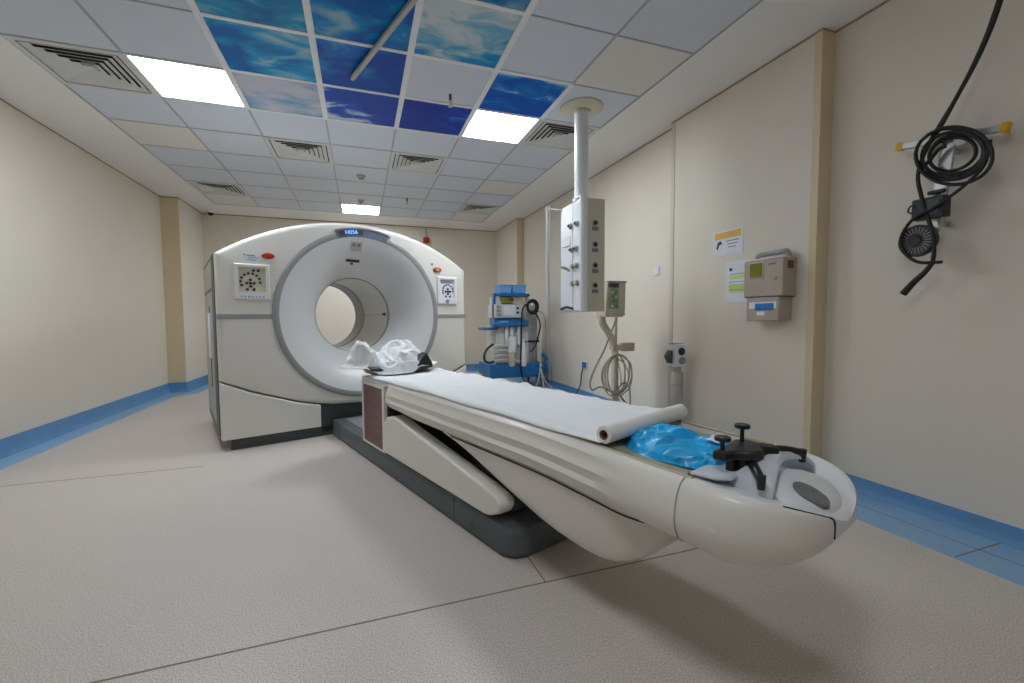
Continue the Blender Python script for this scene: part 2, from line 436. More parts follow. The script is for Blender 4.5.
# small ceiling fittings
def smoke(p, label):
    t = thing('smoke_detector', label, 'smoke detector', p, group='smoke detectors')
    MB().lathe([(0, -0.002), (0.05, -0.002), (0.052, -0.02), (0.04, -0.028), (0, -0.028)], n=28).build('base', M['greypanel'], t, smooth=40)
    MB().lathe([(0.03, -0.028), (0.028, -0.045), (0.018, -0.05), (0, -0.05)], n=24).build('sensor', M['greytrim'], t, smooth=40)
smoke((0.053, 5.786, ZC), 'round grey smoke detector nearer the camera, between the two middle vents')
smoke((0.056, 6.951, ZC), 'round grey smoke detector just in front of the far light panel')
def sprinkler(p, label):
    t = thing('sprinkler', label, 'sprinkler', p, group='ceiling sprinklers')
    MB().cyl((0, 0, 0), (0, 0, -0.05), 0.011, n=14).build('pipe', M['dark'], t, smooth=40)
    MB().cyl((0, 0, -0.05), (0, 0, -0.09), 0.014, 0.01, n=14).build('nozzle', M['silver'], t, smooth=40)
    MB().cyl((0, 0, -0.09), (0, 0, -0.094), 0.018, n=16).build('deflector', M['silver'], t, smooth=40)
sprinkler((0.713, 3.50, ZC), 'small metal sprinkler under the white tile among the sky tiles')
sprinkler((0.692, 6.631, ZC), 'small dark sprinkler far back, right of the smoke detectors')
t = thing('dome_camera', 'small white dome camera with dark lens in the left back ceiling corner', 'security camera', (-2.24, 8.36, ZC-0.003))
MB().lathe([(0, 0), (0.055, 0), (0.055, -0.03), (0.045, -0.035), (0, -0.035)], n=28).build('mount', M['plaster'], t, smooth=40)
MB().lathe([(0.042, -0.035), (0.038, -0.058), (0.022, -0.074), (0, -0.08)], n=28).build('lens', M['black'], t, smooth=60)
# grey rail under the sky tiles
a = survey(352, 79, 2, ZC-0.03); b = survey(413, 1, 2, ZC-0.03); d = (b-a).normalized(); n = Vector((0, 0, 1)).cross(d)*0.014
t = thing('ceiling_rail', 'slim grey metal rail running diagonally under the sky tiles', 'rail', (a.x, a.y, ZC-0.03))
e = d*1.3
MB().prism([-n+Vector((0, 0, -.012)), n+Vector((0, 0, -.012)), n+Vector((0, 0, .014)), -n+Vector((0, 0, .014))], e).build('bar', M['greypanel'], t, bevel=0.003)
for k in (0.35, 0.95):
    q = d*k; MB().cyl(q+Vector((0, 0, .012)), q+Vector((0, 0, .034)), 0.008, n=12).build('hanger', M['silver'], t, smooth=40)

# fire beacon on the far wall
t = thing('fire_beacon', 'small red fire beacon on the back wall above the scanner', 'alarm', (1.236, YB, 2.56))
box('body', -0.055, 0.055, -0.05, 0, -0.05, 0.06, M['red'], t, 0.01)
MB().lathe([(0.035, -0.05), (0.035, -0.07), (0.02, -0.085), (0, -0.087)], axis='y', n=24).build('lens', M['red'], t, smooth=50)
MB().cyl((0.0, -0.012, 0.06), (0.0, -0.012, 0.24), 0.008, n=10).build('conduit', M['greytrim'], t, smooth=40)

# ------------------------------------------------------------------ scanner gantry
BETA = math.radians(18.6)
g = thing('scanner_gantry', 'large cream ring-shaped scanner with grey trim and a round bore', 'scanner', (0.041, 4.359, 0), BETA)
ZG = 1.10; WL, WR = 1.16, 1.12
def seam_z(x):
    P_ = [(0, .262), (.333, .28), (.582, .338), (.941, .465), (1.182, .579)]; x = abs(x)
    for (a, b), (c, d) in zip(P_, P_[1:]):
        if x <= c: return b+(d-b)*(x-a)/(c-a)
    return .579
def arch_pts(n=28):
    R = 1.97; out = []
    for i in range(n+1):
        x = WR+(-WL-WR)*i/n; x0 = x-(WR-WL)/2
        out.append((x, 1.945-(R-math.sqrt(R*R-x0*x0))))
    return out
front_outline = [(WR, seam_z(WR))]+arch_pts()+[(-WL, seam_z(WL))]+[(-WL+(WL+WR)*i/24, seam_z(-WL+(WL+WR)*i/24)) for i in range(1, 24)]
full_outline = [(WR, 0.09)]+arch_pts()+[(-WL, 0.09)]
def radial(outline, n=180):
    """outline sampled on rays from the ring centre -> list of (cos, sin, r)"""
    angs = sorted(set([round(2*PI*i/n, 5) for i in range(n)]+[round(math.atan2(z-ZG, x) % (2*PI), 5) for x, z in outline]))
    res = []
    for th in angs:
        c, s_ = math.cos(th), math.sin(th); best = None
        for (x1, z1), (x2, z2) in zip(outline, outline[1:]+outline[:1]):
            z1_, z2_ = z1-ZG, z2-ZG; ex, ez = x2-x1, z2_-z1_
            det = c*(-ez)+s_*ex
            if abs(det) < 1e-9: continue
            r = (x1*(-ez)+z1_*ex)/det; u = (c*z1_-s_*x1)/det
            if r > 0 and -1e-4 <= u <= 1+1e-4: best = r if best is None else max(best, r)
        res.append((c, s_, best))
    return res
def loft_radial(rad, secs):
    """secs: (inset or fixed radius, y)"""
    rows = []
    for kind, d, y in secs:
        rows.append([(c*(rr-d if kind == 'o' else d), y, ZG+s_*(rr-d if kind == 'o' else d)) for c, s_, rr in rad])
    return rows
rf = radial(front_outline)
MB().rings(loft_radial(rf, [('r', .735, .03), ('r', .735, 0), ('o', .05, 0), ('o', .03, .003), ('o', .014, .012), ('o', .004, .028), ('o', 0, .05), ('o', 0, .075), ('o', .03, .075)]), caps=False).build('front_cover', M['gantry'], g, smooth=35)
rl = radial(full_outline)
MB().rings(loft_radial(rl, [('o', .008, .06), ('o', .008, .13)]), caps=False).build('cover_gap', M['dark'], g)
MB().rings(loft_radial(rl, [('o', .025, .108), ('o', .004, .112), ('o', .002, .13), ('o', .0, .9), ('o', .004, 1.36), ('o', .03, 1.44), ('o', .08, 1.47), ('r', .52, 1.47), ('r', .40, 1.40)]), caps=False).build('body_shell', M['gantry'], g, smooth=35)
for sx in (-1, 1):
    W_ = WL if sx < 0 else WR; xs = [0.41+(W_-0.41)*i/14 for i in range(15)]
    poly = [(sx*x, 0, seam_z(x)-0.008) for x in xs]+[(sx*W_, 0, 0.092), (sx*0.41, 0, 0.092)]
    MB().prism(poly, (0, 0.075, 0)).build('lower_cover', M['gantry'], g, bevel=0.008)
    xo = sx*W_; xi = sx*0.765
    box('trim_band', xi, xo+sx*0.002, -0.004, 0.06, 1.064, 1.104, M['greytrim'], g, 0.003)
box('front_recess', -0.41, 0.41, 0.03, 0.3, 0.03, 0.285, M['dark'], g, 0.008)
box('plinth', -1.10, 1.07, 0.03, 1.42, 0, 0.09, M['dark'], g, 0.006)
# dark seam lines where the lower cover meets
# ring trim and display
A0, A1 = math.radians(71.5), math.radians(108.5)
MB().lathe([(.72, .02), (.722, -.008), (.735, -.012), (.762, -.012), (.773, -.006), (.773, .02)], (0, 0, ZG), 'y', 120, A1, A0+2*PI).build('ring_trim', M['greytrim'], g, smooth=40)
ds = MB().lathe([(.722, .01), (.722, -.010), (.792, -.010), (.792, .01)], (0, 0, ZG), 'y', 30, A0, A1).build('display_panel', M['panelglass'], g, smooth=40)
MB().lathe([(.722, .012), (.722, -.020), (.80, -.020), (.80, .012)], (0, 0, ZG), 'y', 2, A0-0.02, A0+0.012).build('display_end', M['greytrim'], ds, smooth=40)
MB().lathe([(.792, .012), (.792, -.016), (.806, -.016), (.806, .012)], (0, 0, ZG), 'y', 30, A0, A1).build('display_rim', M['greytrim'], ds, smooth=40)
MB().lathe([(.735, -.0102), (.735, -.0115), (.785, -.0115), (.785, -.0102)], (0, 0, ZG), 'y', 14, math.radians(90), math.radians(106.5)).build('screen', M['dark'], ds, smooth=40)
fc = bpy.data.curves.new('digits', 'FONT'); fc.body = 'H056'; fc.size = 0.052; fc.extrude = 0.0008; fc.align_x = 'CENTER'; fc.align_y = 'CENTER'
tmp = bpy.data.objects.new('tmp', fc); COL.objects.link(tmp)
dme = bpy.data.meshes.new_from_object(tmp.evaluated_get(bpy.context.evaluated_depsgraph_get()))
bpy.data.objects.remove(tmp); bpy.data.curves.remove(fc); dme.materials.clear()
fo = link('digits', dme, M['digit'], ds)
fo.location = (-0.105, -0.0125, ZG+0.755); fo.rotation_euler = (PI/2, math.radians(-8), 0); fo['label'] = 'glowing blue display characters'
# dish and bore
prof = []
for i in range(25):
    k = i/24; r = .722-(.722-.368)*k
    prof.append((r, -.006+.306*(0.35*k+0.65*k**2.2)))
MB().lathe(prof, (0, 0, ZG), 'y', 128).build('bore_dish', M['dish'], g, smooth=50)
MB().lathe([(.366, .300), (.360, .304), (.360, .335), (.366, .338)], (0, 0, ZG), 'y', 96).build('bore_ring', M['greytrim'], g, smooth=40)
bt = MB().lathe([(.366, .30), (.366, 1.06)], (0, 0, ZG), 'y', 96).build('bore_tube', M['gantry'], g, smooth=50)
MB().lathe([(.366, 1.06), (.36, 1.062), (.36, 1.36), (.40, 1.42)], (0, 0, ZG), 'y', 96).build('rear_bore_ring', M['greytrim'], g, smooth=40)
box('laser_window', .354, .367, .40, .46, ZG-.004, ZG+.022, M['black'], bt)
box('tube_seam', .3635, .367, .46, 1.06, ZG+.002, ZG+.006, M['greytrim'], bt)
# marks on the dish: laser slot and sensor window
def on_dish(x, z):
    r = math.hypot(x, z-ZG); k = (.722-r)/(.722-.368); return -.006+.306*(0.35*k+0.65*k**2.2)
def dish_patch(name, x0, x1, z0, z1, m, lift, parent=g, nx=6, nz=4):
    mb = MB(); vs = []; fs = []
    for lay in (lift, -0.01):
        for j in range(nz+1):
            for i in range(nx+1):
                x = x0+(x1-x0)*i/nx; z = z0+(z1-z0)*j/nz; vs.append((x, on_dish(x, z)-lay, z))
    n = (nx+1)*(nz+1)
    for j in range(nz):
        for i in range(nx):
            a = j*(nx+1)+i; q = (a, a+1, a+nx+2, a+nx+1); fs.append(q); fs.append(tuple(v+n for v in reversed(q)))
    edge = [i for i in range(nx+1)]+[j*(nx+1)+nx for j in range(1, nz+1)]+[nz*(nx+1)+i for i in range(nx-1, -1, -1)]+[j*(nx+1) for j in range(nz-1, 0, -1)]
    for a, b in zip(edge, edge[1:]+edge[:1]): fs.append((a, b, b+n, a+n))
    return mb.add(vs, fs).build(name, m, parent, smooth=40)
ls = dish_patch('laser_slot', -.125, .005, 1.600, 1.622, M['black'], .005)
dish_patch('laser_lens', -.075, -.05, 1.578, 1.596, M['inkblack'], .005)
sw = dish_patch('sensor_window', -.105, .0, 1.695, 1.775, M['greypanel'], .002)
dish_patch('sensor_mark', -.09, -.062, 1.735, 1.758, M['ink'], .0035, sw); dish_patch('sensor_mark', -.042, -.016, 1.735, 1.758, M['ink'], .0035, sw)

# control panels
def control_panel(xc, zc, w, h, white, mirror):
    f = MB()
    o, i = (w/2, h/2), (w/2-.032, h/2-.04)
    lift = .016
    def rr(a, b, y): return [(xc-a, y, zc-b), (xc+a, y, zc-b), (xc+a, y, zc+b), (xc-a, y, zc+b)]
    ic = .012
    def r2(y): return [(xc-i[0], y, zc-i[1]+ic*2), (xc+i[0], y, zc-i[1]+ic*2), (xc+i[0], y, zc+i[1]+ic), (xc-i[0], y, zc+i[1]+ic)]
    f.rings([rr(o[0], o[1], .004), rr(o[0], o[1], -lift*.4), rr(o[0]-.008, o[1]-.008, -lift), r2(-lift), r2(-.003)], caps=False)
    p_ = f.build('control_panel', M['tablewhite'] if white else M['gantry'], g, smooth=25)
    k = box('keypad', xc-i[0]-.002, xc+i[0]+.002, -.0035, .002, zc-i[1]+ic, zc+i[1]+ic+.002, M['notice'] if white else M['pendant'], p_)
    R = min(i[0], i[1])*.72; cz = zc+.0; cx_ = xc-.012*(-1 if mirror else 1)
    for j in range(9):
        a_ = math.radians(205-j*26); MB().lathe([(0, -.0085), (.0095, -.0085), (.0105, -.003)], (cx_+R*math.cos(a_), 0, cz+R*math.sin(a_)), 'y', 14).build('button', M['inkblack' if not white else 'ink'], p_, smooth=40)
    for dx, dz in ((0, 0), (.026, 0), (-.026, 0), (0, .026), (0, -.026), (.024, -.052), (-.024, -.052)):
        MB().lathe([(0, -.009), (.0105, -.009), (.0115, -.003)], (cx_+dx, 0, cz-.01+dz), 'y', 14).build('button', M['inkblack'], p_, smooth=40)
    if white:
        box('readout', xc-i[0]+.01, xc+i[0]-.01, -.006, 0, zc+i[1]-.03, zc+i[1]+.004, M['mgrey'], p_)
        MB().lathe([(0, -.024), (.02, -.024), (.022, -.01)], (xc, 0, zc-h/2+.03), 'y', 18).build('knob', M['mgrey'], p_, smooth=40)
    else:
        for j in range(7):
            box('status_mark', xc-i[0]+.01+j*.026, xc-i[0]+.022+j*.026, -lift-.002, -lift+.004, zc-h/2+.018, zc-h/2+.030, M['lblue'] if j != 2 else M['ink'], p_)
        for j in range(2): MB().lathe([(0, -.009), (.011, -.009), (.012, -.003)], (xc+.012+j*.034, 0, zc+i[1]-.012), 'y', 14).build('button', M['inkblack'], p_, smooth=40)
control_panel(-.91, 1.365, .255, .29, False, False)
control_panel(.885, 1.355, .235, .29, True, True)
def estop(x, z, m):
    mb = MB(); n = 28
    row = lambda a, b, y: [(x+a*math.cos(2*PI*i/n), y, z+b*math.sin(2*PI*i/n)) for i in range(n)]
    o = mb.rings([row(.048, .026, .002), row(.048, .026, -.008), row(.042, .021, -.012)]).build('stop_button_base', M['orange'], g, smooth=35)
    MB().lathe([(0, -.026), (.014, -.025), (.018, -.02), (.018, -.01)], (x, 0, z), 'y', 20).build('stop_button', m, o, smooth=40)
estop(-.789, 1.584, M['red']); estop(.774, 1.567, M['gasket'])
# faint printed marks beside the stop button
pl_ = box('rating_label', -.975, -.86, -.0015, .002, 1.525, 1.59, M['tablewhite'], g)
for j, (a_, b_) in enumerate(((.0, .06), (.01, .085), (.0, .075))):
    box('print_line', -.945+a_, -.945+b_, -.0025, 0, 1.575-.018*j, 1.583-.018*j, M['lblue'] if j else M['ink'], pl_)
box('print_mark', -.966, -.954, -.0025, 0, 1.578, 1.588, M['inkblack'], pl_)
MB().lathe([(0, -.006), (.011, -.006), (.012, .002)], (.717, 0, 1.622), 'y', 16).build('indicator', M['ink'], g, smooth=40)
# left and right side doors
for sx, W_ in ((-1, WL), (1, WR)):
    x0 = sx*(W_-.004); x1 = sx*(W_+.007)
    d_ = box('side_door', x0, x1, .36, 1.36, .16, 1.30, M['greypanel'], g, .004)
    MB().box(min(x0, sx*(W_+.004)), max(x0, sx*(W_+.004)), .10, 1.385, .11, 1.585).build('door_gasket', M['dark'], d_)
    box('side_hatch', x0, x1, .36, 1.36, 1.33, 1.56, M['greypanel'], g, .004)
    h_ = sx*(W_+.007); MB().box(min(h_, h_+sx*.02), max(h_, h_+sx*.02), .55, .62, .72, 1.12).build('door_handle', M['tablewhite'], d_, bevel=.006)
    box('door_slot', h_, h_+sx*.004, .64, .70, .45, 1.18, M['dark'], d_)

# ------------------------------------------------------------------ patient table
tb_root = tb = thing('scanner_table', 'long cream patient table reaching out of the scanner on a dark grey base', 'scanner table', (0.029, 4.2935, 0), BETA)
T = lambda s, t_, z: (t_-0.0, -s, z)
# base
def plan_base(inset, s0=-0.03, s1=2.62, hw=.287):
    hw -= inset; s1 -= inset; c = .075
    return [(-hw, -s0), (-hw, -(s1-c)), (-hw+c*.35, -(s1-c*.3)), (-hw+c, -s1), (hw-c, -s1), (hw-c*.35, -(s1-c*.3)), (hw, -(s1-c)), (hw, -s0)]
MB().rings([[(x, y, z) for x, y in plan_base(i)] for i, z in ((.012, 0), (.012, .012), (0, .02), (0, .112), (.012, .135), (.04, .150))]).build('base', M['base'], tb, smooth=28)
box('base_plate', -.2, .2, -1.75, -.06, .146, .158, M['baseplate'], tb, .003)
box('base_joint', -.2878, .2878, -2.13, -2.124, .02, .128, M['black'], tb)
box('base_end_block', -.289, .289, -.16, .02, 0, .154, M['base'], tb, .008)
for s_, z_ in ((.98, .09), (1.63, .09), (2.3, .06)):
    MB().cyl((-.2885, -s_, z_), (-.283, -s_, z_), .016, n=16).build('screw_cap', M['dark'], tb, smooth=40)
# lift column with its brown mesh side panel
col = box('lift_column', -.262, .262, -1.20, -.78, .15, .60, M['dark'], tb, .006)
for sx in (-1, 1):
    fr = MB()
    xa, xb = sx*.262, sx*.288
    for y0, y1, z0, z1 in ((-1.20, -1.165, .135, .602), (-.79, -.765, .135, .602), (-1.165, -.79, .135, .15), (-1.165, -.79, .575, .602)):
        fr.box(min(xa, xb), max(xa, xb), y0, y1, z0, z1)
    fo_ = fr.build('skirt_panel', M['table'], tb, bevel=.004)
    box('mesh_insert', sx*.262, sx*.282, -1.167, -.788, .148, .577, M['brown'], fo_)
box('head_block', -.285, .285, -1.36, -.765, .602, .630, M['tablewhite'], tb, .008)
# lift arms
arm_sz = [(1.22, .155), (1.24, .37), (1.29, .415), (1.38, .437), (1.50, .432), (1.62, .412), (2.44, .300), (2.53, .283), (2.57, .262), (2.572, .235), (2.55, .205), (2.48, .165), (2.44, .158)]
for sx in (-1, 1):
    xs = [(.303, 0), (.303, 1)]
    MB().prism([(sx*.302, -s_, z_) for s_, z_ in [(a_-.015, b_-.010 if b_ > .2 else b_) for a_, b_ in arm_sz]], (-sx*.085, 0, 0)).build('lift_arm', M['table'], tb, bevel=.012, seg=3)
MB().box(-.19, .19, -2.5, -1.3, .158, .30).build('lift_mechanism', M['dark'], tb, bevel=.01)
MB().prism([(-.175, -1.35, .43), (-.175, -2.2, .30), (-.175, -2.5, .19), (-.175, -2.42, .17), (-.175, -1.35, .36)], (.35, 0, 0)).build('scissor_link', M['black'], tb)
# upper body: moulded trough with fluted sides
side = [(.20, .452), (.25, .453), (.285, .460), (.308, .476), (.320, .498), (.327, .518), (.329, .535), (.328, .552), (.326, .568), (.322, .584), (.317, .600), (.309, .616), (.298, .630), (.285, .638), (.272, .640)]
trough = [(.264, .637), (.256, .618), (.236, .606), (.12, .602), (0, .601)]
def smooth01(x): x = max(0, min(1, x)); return x*x*(3-2*x)
def drop(s): return .030*smooth01((s-2.7)/.75)
def flute(s, z):
    k = smooth01((s-1.34)/.05)*smooth01((3.26-s)/.16)
    d = 0
    for zc, w, a_ in ((.594, .013, .011), (.540, .015, .015), (.492, .010, .006)):
        d += a_*math.exp(-((z-zc)/w)**2)
    return k*d
S0, S1 = 1.335, 3.404
rows = []
for i in range(45):
    s_ = S0+(S1-S0)*i/44
    hp = [(t_-flute(s_, z_), z_) for t_, z_ in side]+trough
    zz = 0.012*smooth01((1.75-s_)/.4)
    dz = drop(s_)
    ring = [(t_, -s_, z_+(zz if z_ < .5 else 0)-dz) for t_, z_ in hp]+[(-t_, -s_, z_+(zz if z_ < .5 else 0)-dz) for t_, z_ in reversed(hp[:-1])]
    rows.append(ring)
MB().rings(rows).build('table_body', M['table'], tb, smooth=35)
gk = MB()
for sx in (-1, 1): gk.tube([(sx*.2655, -x, .6395-drop(x)) for x in (1.35, 2.7, 2.85, 3.0, 3.15, 3.3, 3.42)], .0045, smooth=False)
gk.build('gasket', M['gasket'], tb, smooth=60)
# cradle (patient support) running in the trough
cr = []
for s_ in (.62, .66, .90, .95, 2.2, 2.7, 2.85, 3.0, 3.15, 3.3, 3.38):
    k = .8 if s_ in (.62,) else 1.0
    pr = [(-.23*k, .624), (-.215*k, .632), (-.12*k, .620), (0, .616), (.12*k, .620), (.215*k, .632), (.23*k, .624), (.21*k, .611), (0, .6065), (-.21*k, .611)]
    cr.append([(t_, -s_, z_+((.022 if s_ < .93 else 0.0) if True else 0.0)-drop(s_)) for t_, z_ in pr])
MB().rings(cr).build('cradle', M['tray'], tb, smooth=40)
# lower cover under the foot half
lc = [(2.02, .456), (2.30, .374), (2.62, .290), (2.80, .247), (2.90, .231), (3.00, .222), (3.08, .219), (3.14, .227), (3.20, .250), (3.25, .290), (3.29, .350), (3.312, .435)]
rows = []
for i in range(31):
    s_ = 2.03+(3.312-2.03)*i/30
    for (a_, b_), (c_, d_) in zip(lc, lc[1:]):
        if a_ <= s_ <= c_: zb = b_+(d_-b_)*(s_-a_)/(c_-a_); break
    k = max(0.0, (s_-2.99)/.333); hw = .288*(1-min(k, .97)**2.6)**(1/2.6)+.0
    zt = .458-drop(s_)*.6; zb = min(zb, zt-.004)
    pr = [(hw, zt), (hw, zb+min(.05, (zt-zb)*.5)), (hw-.012, zb+min(.02, (zt-zb)*.25)), (hw-.035, zb+.004 if zb+.004 < zt else zb), (hw-.07, zb)]
    pr = [(max(0.01, t_), z_) for t_, z_ in pr]
    rows.append([(t_, -s_, z_) for t_, z_ in pr]+[(-t_, -s_, z_) for t_, z_ in reversed(pr)])
MB().rings(rows).build('lower_cover', M['table'], tb, smooth=40)
cg = MB()
for sx in (-1, 1): cg.tube([(sx*.2945, -x, .4565-drop(x)) for x in (2.12, 2.5, 2.8, 3.0, 3.1, 3.2)]+[(sx*.27, -3.27, .452-drop(3.27))], .0032, n=6)
cg.build('cover_gap', M['inkblack'], tb, smooth=60)
MB().prism([(-.15, -3.10, .30), (-.15, -3.22, .315), (-.15, -3.33, .365), (-.15, -3.395, .43), (-.15, -3.10, .43)], (.40, 0, 0)).build('foot_underside', M['table'], tb, bevel=.012)
# rounded foot end: one dense surface split into the cream cap and the white top moulding
top_in = [(.255, .636), (.235, .631), (.21, .626), (.18, .620), (.15, .616), (.11, .612), (.07, .610), (.035, .609), (0, .609)]
SN, NL, ZM = 3.408, .305, .515
def dens(pl, k=3):
    out = []
    for (a_, b_), (c_, d_) in zip(pl, pl[1:]):
        for i in range(k): out.append((a_+(c_-a_)*i/k, b_+(d_-b_)*i/k))
    return out+[pl[-1]]
hp = dens([(0, .452), (.1, .452)]+side+top_in)
def nose_pt(s, t_, z_):
    k = min(max(0.0, (s-SN)/NL), .9997); w = (1-k**2.7)**(1/2.4); hz = (1-k**5)**(1/2.6)
    z_ = z_-.030
    if z_ <= ZM: hz = (1-k**3.2)**(1/1.9)
    zt = z_-.028*k**1.5 if z_ > ZM else z_-.016*smooth01(k/.6)*((ZM-z_)/(ZM-.422))
    return (t_*w, -s, ZM+(zt-ZM)*hz)
nose_s = [SN+NL*math.sin(PI/2*i/46) for i in range(46)]+[SN+NL*.9997]
rows = []
for s_ in nose_s:
    h_ = [nose_pt(s_, t_, z_) for t_, z_ in hp]
    rows.append(h_+[(-x, y_, z_) for x, y_, z_ in reversed(h_[1:-1])])
def tb(s):
    return .264-.175*max(0, (s-3.55)/.158)**1.7
n_ = len(rows[0]); allv = [p for r in rows for p in r]; fa, fb = [], []
for i in range(len(rows)-1):
    for j in range(n_):
        k = (j+1) % n_; f_ = (i*n_+j, i*n_+k, (i+1)*n_+k, (i+1)*n_+j)
        c = sum((Vector(allv[v]) for v in f_), Vector())/4; sc_ = -c.y
        (fb if sc_ > SN+.012 and abs(c.x) < tb(sc_) and (c.z > ZM or sc_ > SN+NL*.965) else fa).append(f_)
fa.append(tuple(reversed(range(n_)))); fb.append(tuple((len(rows)-1)*n_+j for j in range(n_)))
def submesh(name, faces, m):
    used = sorted(set(v for f in faces for v in f)); ix = {v: i for i, v in enumerate(used)}
    return MB().add([allv[v] for v in used], [tuple(ix[v] for v in f) for f in faces]).build(name, m, tb_obj, smooth=50)
tb_obj = tb_root
submesh('foot_cap', fa, M['table']); submesh('top_moulding', fb, M['tablewhite'])
gpn = []
up = [p for p in hp if p[1] >= .535]; lowr = [p for p in hp if p[1] < .54]
def cross(s, pl):
    pts = [nose_pt(s, *p) for p in pl]
    for p, q_ in zip(pts, pts[1:]):
        if (p[0]-tb(s))*(q_[0]-tb(s)) <= 0 and p[0] != q_[0]:
            f = (tb(s)-p[0])/(q_[0]-p[0]); return Vector(p).lerp(Vector(q_), f)
for i in range(24, 47):
    c = cross(nose_s[i], list(reversed(up)))
    if c: gpn.append(c)
for i in range(46, 30, -1):
    c = cross(nose_s[i], list(reversed(lowr)))
    if c: gpn.append(c)
    if c and c.z < .50: break
gp = MB(); gp.tube([Vector((-p.x, p.y, p.z)) for p in gpn], .0032, n=6, sub=2)
gp.build('moulding_gap', M['black'], tb_root, smooth=60)
# seam between body and foot cap
sm = MB(); q = [(t_*1.001, -3.406, z_-.0300) for t_, z_ in ([(0, .4515)]+side)]
sm.tube([(-t_, y_, z_) for t_, y_, z_ in reversed(q)]+q[1:], .0022, n=6, sub=2)
sm.build('cap_joint', M['greytrim'], tb_root, smooth=60)
# arch handle on the foot cap
ar = []
for i in range(25):
    a_ = PI*i/24; t_ = -.012-.155*math.cos(a_); z_ = .575+.078*math.sin(a_)**.8
    wd = .016+.042*abs(math.cos(a_))**1.5; sc_ = 3.532+.012*math.sin(a_); th = .010
    nrm = Vector((-math.cos(a_), 0, math.sin(a_)))
    ring = []
    for du, dn in ((-1, -1), (-1.0, .2), (-.7, 1), (.7, 1), (1.0, .2), (1, -1)):
        p = Vector((t_, -(sc_+du*wd), z_))+nrm*(dn*th); ring.append(tuple(p))
    ar.append(ring)
MB().rings(ar).build('arch_handle', M['arch'], tb_root, smooth=40)
# raised console with a dark oval
def ell(cx_, cs, a_, b_, z_, n=36, tilt=0.0):
    return [(cx_+b_*math.cos(2*PI*i/n), -(cs+a_*math.sin(2*PI*i/n)), z_-tilt*a_*math.sin(2*PI*i/n)) for i in range(n)]
TL = .42
cn = MB().rings([ell(-.01, 3.615, .078, .150, .530, tilt=TL), ell(-.01, 3.615, .076, .145, .572, tilt=TL), ell(-.02, 3.618, .066, .120, .584, tilt=TL), ell(-.03, 3.620, .055, .09, .588, tilt=TL)]).build('console', M['tablewhite'], tb_root, smooth=45)
MB().rings([ell(-.055, 3.642, .042, .043, .574, tilt=TL), ell(-.055, 3.642, .042, .043, .5840, tilt=TL), ell(-.055, 3.642, .037, .038, .5855, tilt=TL)]).build('oval_panel', M['oval'], cn, smooth=40)
# grey latch plate at the end of the cradle
MB().prism([(-.235, -3.395, .606), (-.235, -3.47, .610), (-.20, -3.50, .609), (-.05, -3.50, .607), (-.03, -3.47, .607), (-.05, -3.395, .606)], (0, 0, .009)).build('latch_plate', M['arch'], tb_root, bevel=.003)

# ------------------------------------------------------------------ things on the table
def TW(s, t_, z):                                         # table frame -> world
    return Vector((0.029, 4.2935, 0))+Matrix.Rotation(BETA, 3, 'Z') @ Vector((t_, -s, z))
def on_table(name, label, cat, s, t_, z, rz=0.0, group=None):
    return thing(name, label, cat, TW(s, t_, z), BETA+rz, group)

# long white sheet
NS, NT = 150, 44
vs = []; fs = []
for i in range(NS+1):
    for j in range(NT+1):
        u = -1+2*j/NT; s_ = .93+(3.095-.055*(u+1)/2-.93)*i/NS
        edge_l = -.297-.004*math.sin(s_*2.1)-.003*math.sin(s_*9); edge_r = .285+.02*math.sin(s_*3.0+1)
        if s_ > 2.75: edge_l += .022*smooth01((s_-2.75)/.35)
        t_ = (edge_l*(1-u)/2+edge_r*(1+u)/2)
        cen = 1-abs(t_)/.3
        z_ = .6435+.008*smooth01((abs(t_)-.20)/.05)*smooth01((.295-abs(t_))/.03)-.012*smooth01((abs(t_)-.279)/.03)-.004*max(0, cen)
        w_ = noise.noise(Vector((s_*2.2+3, t_*9, 1.7)))*.010+noise.noise(Vector((s_*6, t_*16, 5.1)))*.005
        w_ += .006*max(0, noise.noise(Vector((s_*1.1+t_*4, t_*14-s_, 9))))
        far = smooth01((t_-.08)/.2)*(.022*max(0, noise.noise(Vector((s_*7.5, 2.2, t_*3))))+.012*max(0, noise.noise(Vector((s_*15, 6.2, 3)))))
        vs.append((t_, -(s_-2.0), z_-drop(s_)+.004+max(-.002, w_)*smooth01((.30-abs(t_))/.03)+far))
for i in range(NS):
    for j in range(NT):
        a_ = i*(NT+1)+j; fs.append((a_, a_+1, a_+NT+2, a_+NT+1))
o = MB().add(vs, fs).build('bed_sheet', M['sheet'], None, smooth=180)
o.location = TW(2.0, 0, 0); o.rotation_euler = (0, 0, BETA); md = o.modifiers.new('solid', 'SOLIDIFY'); md.thickness = .002; md.offset = 1
tag(o, 'long smooth white sheet laid flat along the scanner table', 'sheet')

# paper roll across the table
r0 = Vector(survey(603.6, 435, 2, .660)); r1 = Vector(survey(681, 411, 2, .660))
t = thing('paper_roll', 'white paper roll with cardboard core lying across the table beside the blue bag', 'paper roll', r0, math.atan2(r1.y-r0.y, r1.x-r0.x))
L = (r1-r0).length
MB().lathe([(.0175, 0), (.030, 0), (.0308, .004), (.0308, L-.004), (.030, L), (.0175, L), (.0175, 0)], axis='x', n=40).build('paper', M['paper'], t, smooth=40)
MB().lathe([(.0175, -.001), (.0175, L+.001), (.0155, L+.001), (.0155, -.001), (.0175, -.001)], axis='x', n=32).build('core', M['card'], t, smooth=40)

